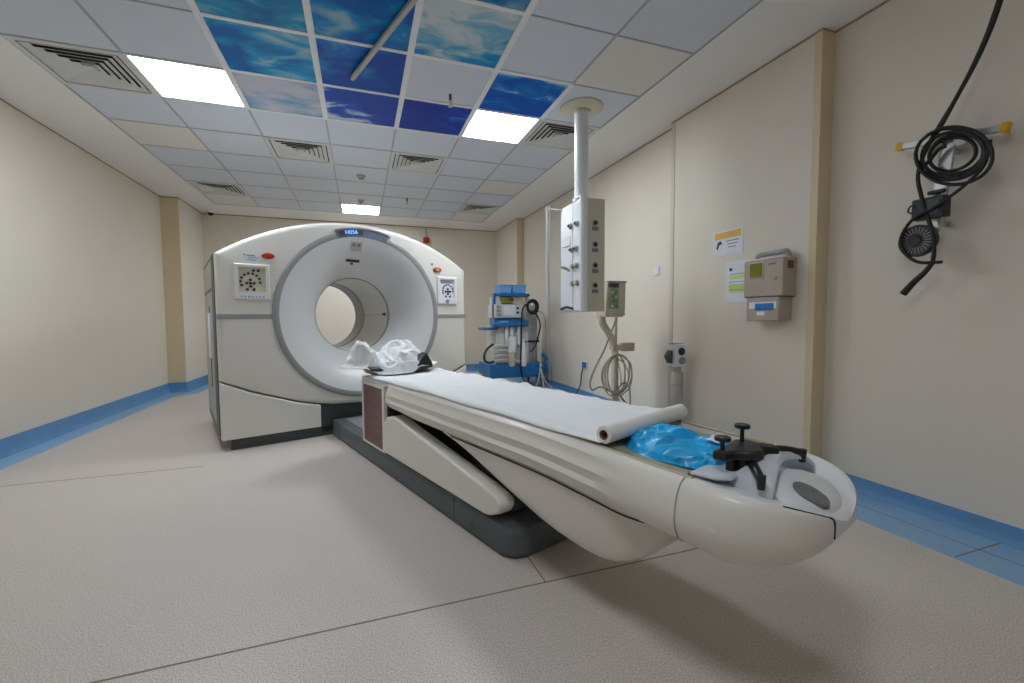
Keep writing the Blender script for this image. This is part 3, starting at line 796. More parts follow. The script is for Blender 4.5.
# black headrest holding the crumpled sheet
hd = on_table('headrest', 'black padded headrest under the crumpled white sheet at the scanner end', 'headrest', .78, 0, .66)
sec = []
for y_ in (-.245, -.23, 0, .14, .16):
    e_ = 0 if -.235 < y_ < .15 else .012
    up = [(-.31, .046), (-.24, .040), (-.19, .022), (-.12, .012), (-.02, .012), (.05, .040), (.09, .105), (.135, .125), (.175, .060), (.18, .012), (.10, -.004), (-.06, -.010), (-.2, .0), (-.30, .014)]
    sec.append([(x*(1-e_), y_, z_-(e_ if z_ > .02 else -e_*.3)+.012) for x, z_ in up])
MB().rings(sec).build('pad', M['black'], hd, smooth=50)
box('mount', -.24, -.1, -.12, .1, -.006, .010, M['gasket'], hd, .006)
# crumpled sheet
def crumple(name, cx_, cy_, base, m, humps, ext, seed, amp, n=96, edge=.03, low=0.0):
    vs = []; fs = []
    for i in range(n+1):
        for j in range(n+1):
            u, v = -1+2*i/n, -1+2*j/n
            rr = math.hypot(u, v)
            if rr > 1e-6:                                 # square -> disc
                m_ = max(abs(u), abs(v)); u, v = u*m_/rr*1.0, v*m_/rr*1.0
            R_ = 1+.16*noise.noise(Vector((u*1.6+seed, v*1.6, 2)))+.05*noise.noise(Vector((u*6+seed, v*6, 4)))
            x, y_ = u*ext[0]*R_, v*ext[1]*R_
            h_ = 0
            for hx, hy, sx, sy, hh in humps: h_ = max(h_, hh*math.exp(-(((x-hx)/sx)**2+((y_-hy)/sy)**2)**1.3))
            rid = 0; q = Vector((x*9+seed, y_*9, h_*8))
            x += amp*.5*noise.noise(q*1.4+Vector((9, 0, 0))); y_ += amp*.5*noise.noise(q*1.4+Vector((0, 9, 0)))
            rim = smooth01((1-math.hypot(u, v))/.16)
            z_ = h_*rim+edge*rim*.3+low*(1-rim)*smooth01((x+.27)/.10)*smooth01((.14-x)/.10)
            vs.append((x, y_, max(low, z_)))
    for i in range(n):
        for j in range(n):
            a_ = i*(n+1)+j; fs.append((a_, a_+1, a_+n+2, a_+n+1))
    o = MB().add(vs, fs).build(name, m, None, smooth=180); me = o.data; me.update()
    nrm = [v.normal.copy() for v in me.vertices]
    for v, nn in zip(me.vertices, nrm):
        q = v.co*7+Vector((seed, 0, 0)); q += Vector((noise.noise(q*.8), noise.noise(q*.8+Vector((5, 1, 0))), noise.noise(q*.8+Vector((0, 7, 3)))))*.9
        r_ = 0; am_ = 1.0; f_ = 1.0
        for o_ in range(3): r_ += am_*(.45-2.0*abs(noise.noise(q*f_))); am_ *= .48; f_ *= 2.0
        if nn.z < 0: nn = -nn
        k_ = smooth01(v.co.z/.03); v.co += nn*amp*r_*k_
        v.co.z = max(v.co.z, low)
    me.update(); return o
o = crumple('crumpled_sheet', 0, 0, 0, M['sheet'], [(-.255, -.02, .10, .16, .175), (.06, .0, .17, .16, .175), (-.10, 0, .14, .16, .09)], (.37, .245), 3.0, .030, n=130, low=-.042)
o.location = TW(.81, -.055, .702); o.rotation_euler = (0, 0, BETA); md = o.modifiers.new('solid', 'SOLIDIFY'); md.thickness = .003; md.offset = -1
tag(o, 'crumpled heap of white sheet at the scanner end of the table', 'sheet')

# blue plastic bag
o = crumple('plastic_bag', 0, 0, 0, M['bag'], [(-.05, .08, .09, .10, .050), (-.01, -.05, .11, .11, .040), (.06, .10, .07, .08, .045)], (.18, .205), 8.0, .022, n=110)
o.location = TW(3.262, -.03, .606); o.rotation_euler = (0, 0, BETA); md = o.modifiers.new('solid', 'SOLIDIFY'); md.thickness = .002; md.offset = -1
tag(o, 'bright blue crumpled plastic bag with a white label on the table', 'plastic bag')
bag = o
lb = MB(); n_ = 8; vs = []; fs = []
for i in range(n_+1):
    for j in range(n_+1):
        x = .01+.085*i/n_; y_ = -.105+.06*j/n_
        z_ = max((v.co.z for v in bag.data.vertices if (v.co.x-x)**2+(v.co.y-y_)**2 < .010**2), default=.03)
        vs.append((x, y_, z_+.008))
for i in range(n_):
    for j in range(n_): a_ = i*(n_+1)+j; fs.append((a_, a_+1, a_+n_+2, a_+n_+1))
lo = lb.add(vs, fs).build('bag_label', M['paper'], bag, smooth=60); lo['label'] = 'white paper label'

# black clamp fixture on the foot end
hf = on_table('head_fixation_frame', 'black clamp frame with two screw knobs and jointed arms on the table foot end', 'clamp frame', 3.474, -.075, .598)
pl2 = [(-.122, .035), (-.122, -.002), (-.075, -.012), (-.060, -.05), (-.012, -.062), (.022, -.045), (.050, -.078), (.082, -.055), (.068, -.010), (.074, .03), (.04, .052), (-.03, .036)]
MB().prism([(x, y_, .055) for x, y_ in pl2], (0, 0, .028)).build('plate', M['black'], hf, bevel=.008, seg=3)
MB().rings([[(x*.5-.01, y_*.6, z_) for x, y_ in pl2] for z_ in (.004, .06)]).build('post', M['black'], hf, bevel=.004)
for x, y_, z_ in ((-.098, .016, .112), (.034, .022, .126)):
    kb = MB().cyl((x, y_, .07), (x, y_, z_), .006, n=12).build('screw', M['black'], hf, smooth=40)
    MB().lathe([(0, 0), (.020, 0), (.022, .003), (.022, .009), (.019, .012), (0, .012)], (x, y_, z_-.002), n=28).build('knob', M['black'], kb, smooth=35)
for pts in ([(.05, -.04, .062), (.09, -.06, .066), (.13, -.085, .060), (.155, -.10, .050)], [(-.03, -.03, .048), (-.06, -.055, .044), (-.09, -.078, .038), (-.112, -.095, .030)]):
    am_ = MB().tube(pts, lambda k: .014-.003*k, n=14).build('arm', M['black'], hf, smooth=50)
    e_ = pts[-1]
    MB().cyl((e_[0], e_[1], e_[2]+.014), (e_[0], e_[1], e_[2]-.024), .012, .009, n=16).build('joint', M['black'], am_, smooth=40)

# ------------------------------------------------------------------ ceiling pendant
pd = thing('ceiling_pendant', 'cream medical supply box hanging from the ceiling on a round pole', 'supply pendant', (1.80, 3.36, ZC))
zz = lambda v: v+1.06-ZC
MB().lathe([(0, 0), (.178, 0), (.178, -.014), (.15, -.03), (.075, -.034), (.075, -.05), (0, -.05)], n=56).build('flange', M['pendant'], pd, smooth=35)
MB().cyl((0, 0, -.03), (0, 0, zz(.93)), .060, n=36).build('pole', M['pendwhite'], pd, smooth=40)
X0, X1, Y0, Y1 = -.07, .135, -.16, .245
bx = box('supply_box', X0, X1, Y0, Y1, zz(.05), zz(.975), M['pendant'], pd, .008)
MB().lathe([(0, 0), (.075, 0), (.075, .03), (.062, .04), (0, .04)], (0, 0, zz(.975)), n=32).build('pole_collar', M['pendwhite'], pd, smooth=40)
box('front_panel', X0-.006, X0+.01, Y0+.05, Y1-.004, zz(.06), zz(.96), M['pendwhite'], bx, .003)
box('panel_joint', X0-.0075, X0, Y0+.165, Y0+.171, zz(.06), zz(.96), M['mgrey'], bx)
MB().cyl((X0+.012, Y0+.014, zz(.052)), (X0+.012, Y0+.014, zz(.985)), .032, n=24).build('corner_post', M['pendwhite'], bx, smooth=40)
MB().cyl((X0+.012, Y0+.014, zz(.985)), (X0+.012, Y0+.014, zz(1.0)), .036, n=24).build('post_cap', M['pendwhite'], bx, smooth=40)
for k, z_ in enumerate((.775, .60, .43, .265)):
    so = MB().lathe([(0, -.006), (.029, -.006), (.031, 0)], (X0+.112, Y0, zz(z_)), 'y', 22).build('data_socket', M['greypanel'], bx, smooth=40)
    MB().lathe([(0, -.009), (.018, -.009), (.018, -.005)], (X0+.112, Y0, zz(z_)), 'y', 16).build('socket_hole', M['inkblack'], so, smooth=40)
    box('socket_tag', X0+.084, X0+.14, Y0-.005, Y0, zz(z_)-.062, zz(z_)-.032, M['ink'], so)
yo = [Y0+.085, Y0+.135]
for z_, ys in ((.78, (Y0+.08, Y0+.20)), (.575, (Y0+.09, Y0+.17)), (.435, (Y0+.08, Y0+.155)), (.29, (Y0+.08, Y0+.155))):
    for y_ in ys:
        ob = MB().lathe([(0, -.026), (.018, -.026), (.022, -.018), (.026, -.004), (.026, .004)], (X0-.006, y_, zz(z_)), 'x', 22).build('gas_outlet', M['mgrey'], bx, smooth=40)
        MB().lathe([(0, -.034), (.010, -.034), (.010, -.024)], (X0-.006, y_, zz(z_)), 'x', 14).build('outlet_hole', M['ngreen'] if z_ < .5 else M['inkblack'], ob, smooth=40)
box('gauge_plate', X0-.012, X0, Y0+.21, Y0+.36, zz(.62), zz(.70), M['pendwhite'], bx, .004)
MB().tube([(X0-.01, Y0+.30, zz(.43)), (X0-.05, Y0+.29, zz(.44)), (X0-.055, Y0+.22, zz(.43)), (X0-.02, Y0+.2, zz(.40))], .011, n=10).build('hook', M['mgrey'], bx, smooth=50)
MB().tube([(X0-.004, Y0+.16, zz(.075)), (X0-.05, Y0+.2, zz(.09)), (X0-.06, Y0+.27, zz(.075)), (X0-.03, Y0+.33, zz(.08)), (X0-.004, Y0+.34, zz(.085))], .012, n=10).build('hose_hook', M['dark'], bx, smooth=50)
rl_ = MB().cyl((-.205, Y1-.01, zz(.06)), (-.205, Y1-.01, zz(.985)), .018, n=22).build('hanging_rail', M['vent'], pd, smooth=40)
MB().box(-.215, X0, Y1-.022, Y1+.002, zz(.955), zz(.967)).build('rail_bracket', M['pendwhite'], rl_, bevel=.004)

# ------------------------------------------------------------------ injector pump on a floor stand
PY = 3.6
def at(px, py, y=PY): return survey(px, py, 1, y)
base = at(616, 400)
ip = thing('infusion_pump', 'beige pump head with a green keypad on a pole stand behind the table', 'pump', (base.x, PY, 0))
lx = lambda px, y=PY: survey(px, 320, 1, y).x-base.x
lz = lambda py, y=PY: survey(613, py, 1, y).z
hx0, hx1 = lx(601), lx(620)
z0_, z1_ = lz(317), lz(282)
hdp = MB().rings([[(hx0, -.08, z0_), (hx1-.02, -.08, z0_), (hx1-.02, .1, z0_), (hx0, .1, z0_)],
                  [(hx0, -.085, z0_+.06), (hx1, -.085, z0_+.06), (hx1, .1, z0_+.06), (hx0, .1, z0_+.06)],
                  [(hx0+.03, -.065, z1_-.01), (hx1+.02, -.065, z1_-.01), (hx1+.02, .1, z1_-.01), (hx0+.03, .1, z1_-.01)],
                  [(hx0+.04, -.05, z1_), (hx1+.01, -.05, z1_), (hx1+.01, .1, z1_), (hx0+.04, .1, z1_)]]).build('pump_head', M['pump'], ip, bevel=.008)
box('pump_lid', hx0+.035, hx1+.025, -.07, .11, z1_-.012, z1_+.004, M['mgrey'], hdp, .003)
fx = hx0+.035
kp = box('keypad', fx, fx+.095, -.095, -.06, z0_+.075, z1_-.06, M['screengreen'], hdp, .003)
box('display', fx, fx+.10, -.094, -.058, z1_-.055, z1_-.02, M['inkblack'], hdp, .002)
for i in range(2):
    for j in range(4): box('key', fx+.016+i*.038, fx+.04+i*.038, -.099, -.092, z0_+.09+j*.042, z0_+.11+j*.042, M['ink'] if (i+j) % 3 else M['machine'], kp)
for k in range(2): MB().cyl((hx1+.0, .0, z0_+.03+.12*k), (hx1+.045, .0, z0_+.03+.12*k), .016, n=14).build('clamp_knob', M['pump'], hdp, smooth=40)
xa = lx(615)
MB().tube([(hx0+.02, .02, z0_+.02), (hx0+.03, .02, z0_-.06), (hx0+.10, .02, z0_-.16), (xa+.0, .02, z0_-.26), (xa+.015, .02, z0_-.42), (xa+.01, .02, .05)], .034, n=16).build('stand_column', M['pump'], ip, smooth=50)
xp = lx(619.5)
MB().cyl((xp, .06, .04), (xp, .06, z0_+.01), .013, n=14).build('pole', M['silver'], ip, smooth=40)
cz = lz(347)
MB().box(xa-.03, lx(622), -.02, .06, cz-.03, cz+.02).build('clamp', M['pump'], ip, bevel=.006)
MB().box(lx(623), lx(635), .0, .05, cz-.045, cz+.035).build('clamp_plate', M['pump'], ip, bevel=.004)
MB().cyl((lx(620), .03, cz), (lx(624), .03, cz), .012, n=12).build('clamp_screw', M['silver'], ip, smooth=40)
for k in range(5):
    a_ = 2*PI*k/5+.3; lg = MB().tube([(xa, .03, .085), (xa+.14*math.cos(a_), .03+.14*math.sin(a_), .07), (xa+.27*math.cos(a_), .03+.27*math.sin(a_), .055)], .016, n=10).build('leg', M['greypanel'], ip, smooth=50)
    MB().lathe([(0, -.012), (.028, -.012), (.028, .012), (0, .012)], (xa+.27*math.cos(a_), .03+.27*math.sin(a_), .028), 'x', 18).build('caster', M['black'], lg, smooth=40)
# grey cable coil hung on the stand
cc = at(612, 374)
rng = random.Random(4); mb = MB()
for k in range(7):
    pts = []; ex, ez = .085+.012*k, .16+.05*rng.random(); ox = rng.uniform(-.03, .03)
    for i in range(19):
        a_ = 2*PI*i/18+.3*k; pts.append((ox+ex*math.cos(a_)+.2*ox*math.sin(a_), -.055-.006*k+.012*math.sin(a_*2+k), ez*math.sin(a_)+rng.uniform(-.008, .008)))
    mb.tube(pts, .0062, n=7, sub=4)
for k in range(5):
    x_ = rng.uniform(-.05, .05)
    mb.tube([(x_*.4, -.06, -.1), (x_*1.5, -.07, -.22), (x_*3+.03, -.08, -.32), (x_*5, -.10, -.42)], .0068, n=7)
mb.tube([(.03, -.06, -.12), (.1, -.06, -.08), (.16, -.05, -.14), (.18, -.04, -.3), (.19, -.03, -.42), (.2, -.03, -.5)], .0085, n=7)
o = mb.build('cable_coil', M['cable'], None, smooth=60); o.location = (cc.x, PY, cc.z)
tag(o, 'pale grey cable looped in a hanging coil on the pump stand', 'cable')
p0 = at(616, 318); mb = MB()
mb.tube([tuple(survey(x, y_, 1, PY-.12)-Vector((p0.x, PY, p0.z))) for x, y_ in ((616, 319), (612, 330), (604, 350), (595, 368), (590, 382), (592, 390), (600, 387), (611, 391))], .009, n=8)
o = mb.build('pump_cable', M['cable'], None, smooth=60); o.location = (p0.x, PY, p0.z)
tag(o, 'pale grey lead curving down from the pump head', 'cable')

# ------------------------------------------------------------------ anaesthesia machine
MYF = 6.15; P = 1.0
mx = lambda px: survey(px, 320, 1, MYF).x
mz = lambda py: survey(515, py, 1, MYF).z
am = thing('anaesthesia_machine', 'white and blue anaesthesia machine on wheels by the far right wall', 'anaesthesia machine', (mx(517), MYF, 0))
ox = mx(517); X = lambda px: mx(px)-ox; Z = mz
bs = box('base', X(489), X(546), -.05, .62, Z(377), Z(364), M['mblue'], am, .02, 3)
for x_ in (X(493), X(540)):
    for y_ in (.07, .54):
        w_ = MB().lathe([(0, -.02), (.06, -.02), (.066, -.01), (.066, .01), (.06, .02), (0, .02)], (x_, y_, .066), 'x', 24).build('caster', M['mgrey'], am, smooth=40)
        box('caster_fork', x_-.03, x_+.03, y_-.03, y_+.03, .10, Z(377)+.01, M['mgrey'], w_)
box('cabinet', X(497), X(530), .06, .58, Z(366), Z(326), M['machine'], am, .012)
for k in range(4):
    dr = box('drawer', X(494), X(510), .0, .10, Z(362-4.6*k), Z(358-4.6*k), M['machine'], am, .006)
    box('drawer_pull', X(497), X(507), -.012, .0, Z(360.6-4.6*k), Z(360-4.6*k), M['mgrey'], dr)
box('side_tray', X(484), X(499), .0, .34, Z(330), Z(327.4), M['mblue'], am, .008)
ws = MB().prism([(X(492), -.06, Z(326)), (X(492), -.06, Z(324)), (X(497), .12, Z(318)), (X(497), .4, Z(318)), (X(497), .4, Z(326))], (X(527)-X(492), 0, 0)).build('work_surface', M['mblue'], am, bevel=.008)
box('surface_pad', X(500), X(508), -.02, .06, Z(322.8), Z(320.8), M['lblue'], ws)
vt = box('ventilator', X(497), X(524), .08, .5, Z(318), Z(304), M['machine'], am, .012)
box('vent_face', X(505), X(517), .068, .085, Z(315.5), Z(305), M['notice'], vt, .003)
for k in range(6): MB().lathe([(0, -.022), (.02, -.022), (.022, 0)], (X(499.5+2.2*(k % 2)), .085, Z(307+3.6*(k//2))), 'y', 14).build('dial', M['mgrey'], vt, smooth=40)
for k in range(2): MB().lathe([(0, -.02), (.018, -.02), (.02, 0)], (X(519.5), .085, Z(308+4.5*k)), 'y', 14).build('dial', M['inkblack'], vt, smooth=40)
box('gas_block', X(499), X(524), .14, .5, Z(304), Z(296), M['machine'], am, .008)
mn = box('monitor', X(504), X(515), .06, .16, Z(303), Z(297), M['screen'], am, .006)
box('monitor_stripe', X(510), X(515), .054, .062, Z(300.5), Z(297.6), M['darkred'], mn)
box('left_upright', X(497), X(500), .16, .24, Z(318), Z(293), M['mblue'], am, .004)
box('top_shelf', X(501), X(531), .04, .34, Z(296.2), Z(293.2), M['mblue'], am, .006)
for x_ in (X(512), X(507), X(519)):
    MB().cyl((x_, .02, Z(345)), (x_, .02, Z(327)), .026, n=18).build('flow_tube', M['notice'], am, smooth=40)
MB().lathe([(0, 0), (.06, 0), (.065, .02), (.065, .2), (.05, .23), (0, .24)], (X(511.5), -.03, Z(352)), n=24).build('bellows', M['tablewhite'], am, smooth=40)
MB().lathe([(0, 0), (.05, 0), (.055, .02), (.055, .22), (.03, .26), (0, .27)], (X(511), -.02, Z(366)), n=24).build('absorber', M['pump'], am, smooth=40)
MB().lathe([(0, 0), (.055, 0), (.055, .26), (.04, .29), (.03, .4), (0, .42)], (X(522), -.03, Z(366)), n=24).build('suction_jar', M['tablewhite'], am, smooth=40)
for k, px in enumerate((529.5, 533.5, 537.5)):
    MB().lathe([(0, 0), (.055, 0), (.055, .80), (.035, .86), (.02, .88), (0, .90)], (X(px), .12+.02*k, Z(364)), n=24).build('gas_cylinder', M['mgrey'], am, smooth=40)
box('cylinder_yoke', X(526), X(541), .06, .24, Z(343), Z(341), M['inkblack'], am, .004)
MB().cyl((X(532), .2, Z(340)), (X(532), .2, Z(294)), .035, n=18).build('rear_post', M['pendwhite'], am, smooth=40)
# hoses, cables: hang on the machine
mb = MB(); mp = lambda px, py, d=-.09: (X(px), d, Z(py))
mb.tube([mp(527, 303), mp(521, 308), mp(519.5, 320), mp(519, 340), mp(518.5, 365), mp(521, 378), mp(527, 386), mp(534, 389)], .012, n=8)
o = mb.build('black_hose', M['rubber'], None, smooth=60); o.location = (ox, MYF, 0); tag(o, 'long black hose hanging straight down the front of the anaesthesia machine', 'hose', None)
mb = MB(); rng = random.Random(2)
for k in range(5):
    r_ = .060+.009*k; mb.tube([(X(530)+r_*math.cos(a_), -.08-.008*k, Z(307)+r_*1.15*math.sin(a_)) for a_ in [2*PI*i/14+k for i in range(15)]], .008, n=7, sub=4)
mb.tube([mp(533, 313), mp(536, 318), mp(538, 326), mp(536, 336), mp(533, 346), mp(528, 352)], .012, n=8)
o = mb.build('black_cable_coil', M['rubber'], None, smooth=60); o.location = (ox, MYF, 0); tag(o, 'coiled black breathing tube looped at the upper right of the anaesthesia machine', 'hose')
mb = MB(); mb.tube([mp(535, 312), mp(539, 312), mp(542.5, 318), mp(543.5, 330), mp(543.5, 345), mp(545, 358), mp(547.5, 370), mp(546.5, 381)], .010, n=8)
o = mb.build('grey_hose', M['mgrey'], None, smooth=60); o.location = (ox, MYF, 0); tag(o, 'thin grey hose arching out beside the right wall from the anaesthesia machine', 'hose')
mb = MB(); mb.tube([mp(491.5, 343), mp(486, 347), mp(482.5, 353), mp(483, 359), mp(487, 361), mp(492, 360)], .016, n=8)
o = mb.build('black_loop_hose', M['rubber'], None, smooth=60); o.location = (ox, MYF, 0); tag(o, 'short black hose looping out on the left of the anaesthesia machine drawers', 'hose')
mb = MB(); mb.tube([mp(510, 349), mp(512, 358), mp(515, 361), mp(519, 360)], .010, n=8)
mb.tube([mp(539.5, 326), mp(538, 345), mp(538, 365), mp(536, 380), mp(532, 389)], .010, n=8)
mb.tube([mp(538.5, 345), mp(538.5, 368), mp(541, 385), mp(541, 391)], .010, n=8); mb.tube([mp(538, 368), mp(544, 384), mp(553, 391), mp(560, 394)], .010, n=8)
o = mb.build('white_cables', M['cablewhite'], None, smooth=60); o.location = (ox, MYF, 0); tag(o, 'white cords hanging down and fanning out at the right foot of the anaesthesia machine', 'cable')
mb = MB(); mb.tube([mp(538.5, 354), mp(541, 355), mp(543.5, 360), mp(541, 366), mp(538.5, 369)], .022, n=8)
o = mb.build('blue_strap', M['mblue'], None, smooth=60); o.location = (ox, MYF, 0); tag(o, 'blue curved strap at the right of the anaesthesia machine above its base', 'strap')
for x0_, x1_, lab in ((501.5, 513.3, 'light blue storage box, left of the two on the anaesthesia machine'), (514, 527.5, 'light blue storage box, right of the two on the anaesthesia machine')):
    t = thing('storage_box', lab, 'storage box', (ox+(X(x0_)+X(x1_))/2, MYF+.19, Z(293.2)), group='light blue boxes on the machine shelf')
    w_ = (X(x1_)-X(x0_))/2; hh = Z(285.5)-Z(293.2)
    MB().rings([[(-w_*.92, -.13, 0), (w_*.92, -.13, 0), (w_*.92, .13, 0), (-w_*.92, .13, 0)], [(-w_, -.14, hh), (w_, -.14, hh), (w_, .14, hh), (-w_, .14, hh)]]).build('body', M['lblue'], t, bevel=.012)
    box('lid', -w_-.004, w_+.004, -.145, .145, hh-.004, hh+.016, M['lblue'], t, .006)

# ------------------------------------------------------------------ right wall things
# socket with blue plug
s_ = survey(586, 365, 0, 2.79)
t = thing('wall_socket', 'white wall socket with a blue plug, low on the right wall', 'socket', (2.79, s_.y, s_.z))
box('plate', -.012, 0, -.05, .05, -.05, .05, M['tablewhite'], t, .004)
box('plug', -.05, -.012, -.03, .03, -.032, .04, M['mblue'], t, .008)
mb = MB(); B_ = Vector((2.79, s_.y, s_.z))
pts = [(-.045, 0, -.03), (-.055, .02, -.12), (-.06, .05, -.28), (-.09, .1, -.38), (-.16, .05, -.434), (-.3, .2, -.434), (-.42, .0, -.434), (-.55, .35, -.434), (-.5, .8, -.434)]
o = MB().tube(pts, .009, n=8).build('power_cord', M['dark'], None, smooth=60); o.location = B_; tag(o, 'dark power cord running from the blue plug down to the floor', 'cord')
# switch
s_ = survey(657, 271, 0, 2.79)
t = thing('light_switch', 'small white switch plate high on the right wall above the pump', 'switch', (2.79, s_.y, s_.z))
box('plate', -.010, 0, -.045, .045, -.045, .045, M['tablewhite'], t, .004); box('rocker', -.014, -.009, -.022, .022, -.03, .03, M['notice'], t, .002)
# steel post with white device
sp = survey(676, 360, 1, 3.12)
t = thing('steel_post_dispenser', 'brushed steel canister post topped by a white gauge unit against the right wall', 'gas canister', (sp.x, 3.12, 0))
sz = lambda py: survey(676, py, 1, 3.12).z
MB().lathe([(0, 0), (.09, 0), (.09, .015), (.062, .03), (.062, sz(373)), (.058, sz(372)), (0, sz(371.5))], n=40).build('cylinder', M['silver'], t, smooth=35)
for k in range(3): MB().lathe([(.0635, 0), (.0635, .006)], (0, 0, sz(373)-.10-.25*k), n=40).build('band', M['greytrim'], t, smooth=35)
box('neck', -.035, .04, -.025, .025, sz(372), sz(366), M['pump'], t, .004)
hd_ = box('gauge_unit', -.056, .058, -.06, .045, sz(366.5), sz(344), M['tablewhite'], t, .012, 3)
MB().lathe([(0, -.012), (.030, -.012), (.034, 0)], (.006, -.06, sz(351)), 'y', 24).build('gauge', M['inkblack'], hd_, smooth=40)
MB().lathe([(0, -.010), (.030, -.010), (.034, 0)], (.014, -.06, sz(360)), 'y', 24).build('gauge', M['mgrey'], hd_, smooth=40)
MB().rings([[(-.07, -.03, sz(350)), (-.07, .03, sz(350)), (-.06, .03, sz(350)), (-.06, -.03, sz(350))], [(-.105, -.035, sz(356)), (-.105, .035, sz(356)), (-.06, .035, sz(356)), (-.06, -.035, sz(356))], [(-.075, -.03, sz(363)), (-.075, .03, sz(363)), (-.06, .03, sz(363)), (-.06, -.03, sz(363))]]).build('side_knob', M['dark'], hd_, bevel=.006)
box('top_rail', -.06, .065, -.02, .02, sz(344), sz(343), M['mgrey'], hd_, .002)
# notices
def notice(y0, y1, z0, z1, label, kind):
    t = thing('wall_notice', label, 'notice', (2.715, (y0+y1)/2, (z0+z1)/2), group='paper notices on the wall panel')
    w_, h_ = (y1-y0)/2, (z1-z0)/2
    box('sleeve', -.003, 0, -w_-.008, w_+.008, -h_-.008, h_+.008, M['tablewhite'], t)
    box('sheet', -.0045, -.002, -w_, w_, -h_, h_, M['notice'], t)
    return t, w_, h_
t, w_, h_ = notice(2.545, 2.825, 1.06+.488, 1.06+.668, 'landscape notice with a yellow header band, upper one on the wall panel', 0)
bn = box('header_band', -.0055, -.004, -w_+.012, w_-.012, h_*.36, h_*.92, M['nyellow'], t)
box('header_text', -.0062, -.005, -.07, .06, h_*.56, h_*.72, M['gasket'], bn)
ic = MB().prism([(-.0058, w_-.03, -.04), (-.0058, w_-.045, .01), (-.0058, w_-.075, .02), (-.0058, w_-.09, -.005), (-.0058, w_-.06, -.012), (-.0058, w_-.045, -.045)], (.002, 0, 0)).build('pictogram', M['inkblack'], t)
for k, (a_, b_) in enumerate(((-.11, .01), (-.10, .0), (-.085, -.01))): box('text_line', -.0056, -.004, a_, b_, .006-.024*k, .013-.024*k, M['ink'], t)
t, w_, h_ = notice(2.485, 2.69, 1.06+.115, 1.06+.42, 'portrait notice with pale green bands, half hidden by the wall device', 1)
MB().prism([(-.0058, w_-.03, .09), (-.0058, w_-.035, .11), (-.0058, w_-.065, .10), (-.0058, w_-.05, .08)], (.002, 0, 0)).build('pictogram', M['inkblack'], t)
for k, (z_, hh) in enumerate(((.02, .03), (-.03, .012), (-.085, .055))): box('green_band', -.0055, -.004, -w_+.02, w_-.03, z_, z_+hh, M['ngreen'], t)
for k in range(3): box('text_line', -.0055, -.004, -w_+.03, w_-.035, .056-.06*k, .060-.06*k, M['ink'], t)
# wall-mounted monitor
wd = thing('wall_monitor', 'taupe wall box with olive screen, top handle and a lower dispenser with blue sticker', 'wall monitor', (2.715, 2.26, 1.06))
D = -.124
up_ = box('upper_case', D, 0, -.155, .152, .135, .388, M['device'], wd, .008)
lo_ = box('lower_case', D+.006, 0, -.125, .130, -.028, .136, M['device'], wd, .006)
box('case_gap', D+.004, 0, -.14, .14, .131, .138, M['inkblack'], up_)
box('screen_frame', D-.006, D+.01, -.012, .105, .262, .375, M['pump'], up_, .004); sc_ = box('screen', D-.009, D, -.002, .095, .272, .365, M['screen'], up_, .002)
box('badge', D-.002, D+.002, -.10, -.045, .345, .356, M['ink'], up_)
MB().lathe([(0, -.006), (.009, -.006), (.009, 0)], (D, -.10, .25), 'x', 14).build('lock', M['mgrey'], up_, smooth=40)
box('side_label', -.085, -.035, -.157, -.15, .315, .365, M['darkred'], up_)
hn = MB().tube([(-.03, .11, .385), (-.05, .10, .425), (-.05, .02, .43), (-.05, -.08, .432), (-.045, -.115, .43), (-.03, -.125, .385)], .017, n=12).build('handle', M['mgrey'], wd, smooth=50)
box('handle_base', -.115, -.01, -.14, .135, .388, .398, M['tablewhite'], wd, .004)
box('sticker', D+.003, D+.009, -.105, .105, .055, .10, M['notice'], lo_)
box('glove_print', D+.001, D+.006, -.09, .055, .045, .09, M['cyan'], lo_, .001)
box('slot_label', D+.0025, D+.008, -.02, .04, .008, .035, M['notice'], lo_)

# ------------------------------------------------------------------ hook rack with cables
RX = 2.735
q = lambda px, py, x=RX: survey(px, py, 0, x)
O = Vector((2.82, q(950, 140).y, q(950, 140).z))
def w2l(p): return Vector(p)-O
hk = thing('cable_rack', 'grey metal wall bracket with yellow-tipped crossbar and a black box and disc', 'wall bracket', O)
def barbox(p, r_, h_, d_, name, m, parent):
    p, r_ = Vector(p), Vector(r_); ax = (r_-p).normalized(); sd = Vector((1, 0, 0)); n_ = ax.cross(sd).normalized()
    return MB().prism([p+n_*h_+sd*d_, p-n_*h_+sd*d_, p-n_*h_-sd*d_, p+n_*h_-sd*d_], r_-p).build(name, m, parent, bevel=.003)
a_, b_ = w2l(q(903, 146.5)), w2l(q(1003, 128)); cbar = barbox(a_, b_, .017, .012, 'crossbar', M['silver'], hk)
dv = (b_-a_).normalized()
barbox(a_-dv*.026, a_+dv*.004, .02, .016, 'end_cap', M['yellow'], cbar); barbox(b_-dv*.004, b_+dv*.022, .022, .018, 'end_cap', M['yellow'], cbar)
pt, pb = w2l(q(950, 138)), w2l(q(934, 232)); barbox(pt, pb, .028, .010, 'upright', M['silver'], hk)
m1 = (pt+pb)/2
for k in (.12, .9):
    c_ = pt.lerp(pb, k); MB().cyl(c_, (0.0, c_.y, c_.z), .016, n=14).build('wall_stud', M['silver'], hk, smooth=40)
c_ = w2l(q(961, 139, RX-.03)); MB().cyl(c_, c_+Vector((.04, 0, 0)), .028, n=20).build('clamp_disc', M['chrome'], hk, smooth=40)
c_ = w2l(q(937, 192, RX-.02)); wn = MB().cyl(c_, c_+Vector((.03, 0, 0)), .012, n=14).build('wing_knob', M['black'], hk, smooth=40)
MB().box(c_.x-.012, c_.x+.004, c_.y-.035, c_.y+.035, c_.z-.008, c_.z+.010).build('wing', M['black'], wn, bevel=.004)
e0, e1 = w2l(q(914, 201, RX-.03)), w2l(q(946, 216, RX-.03))
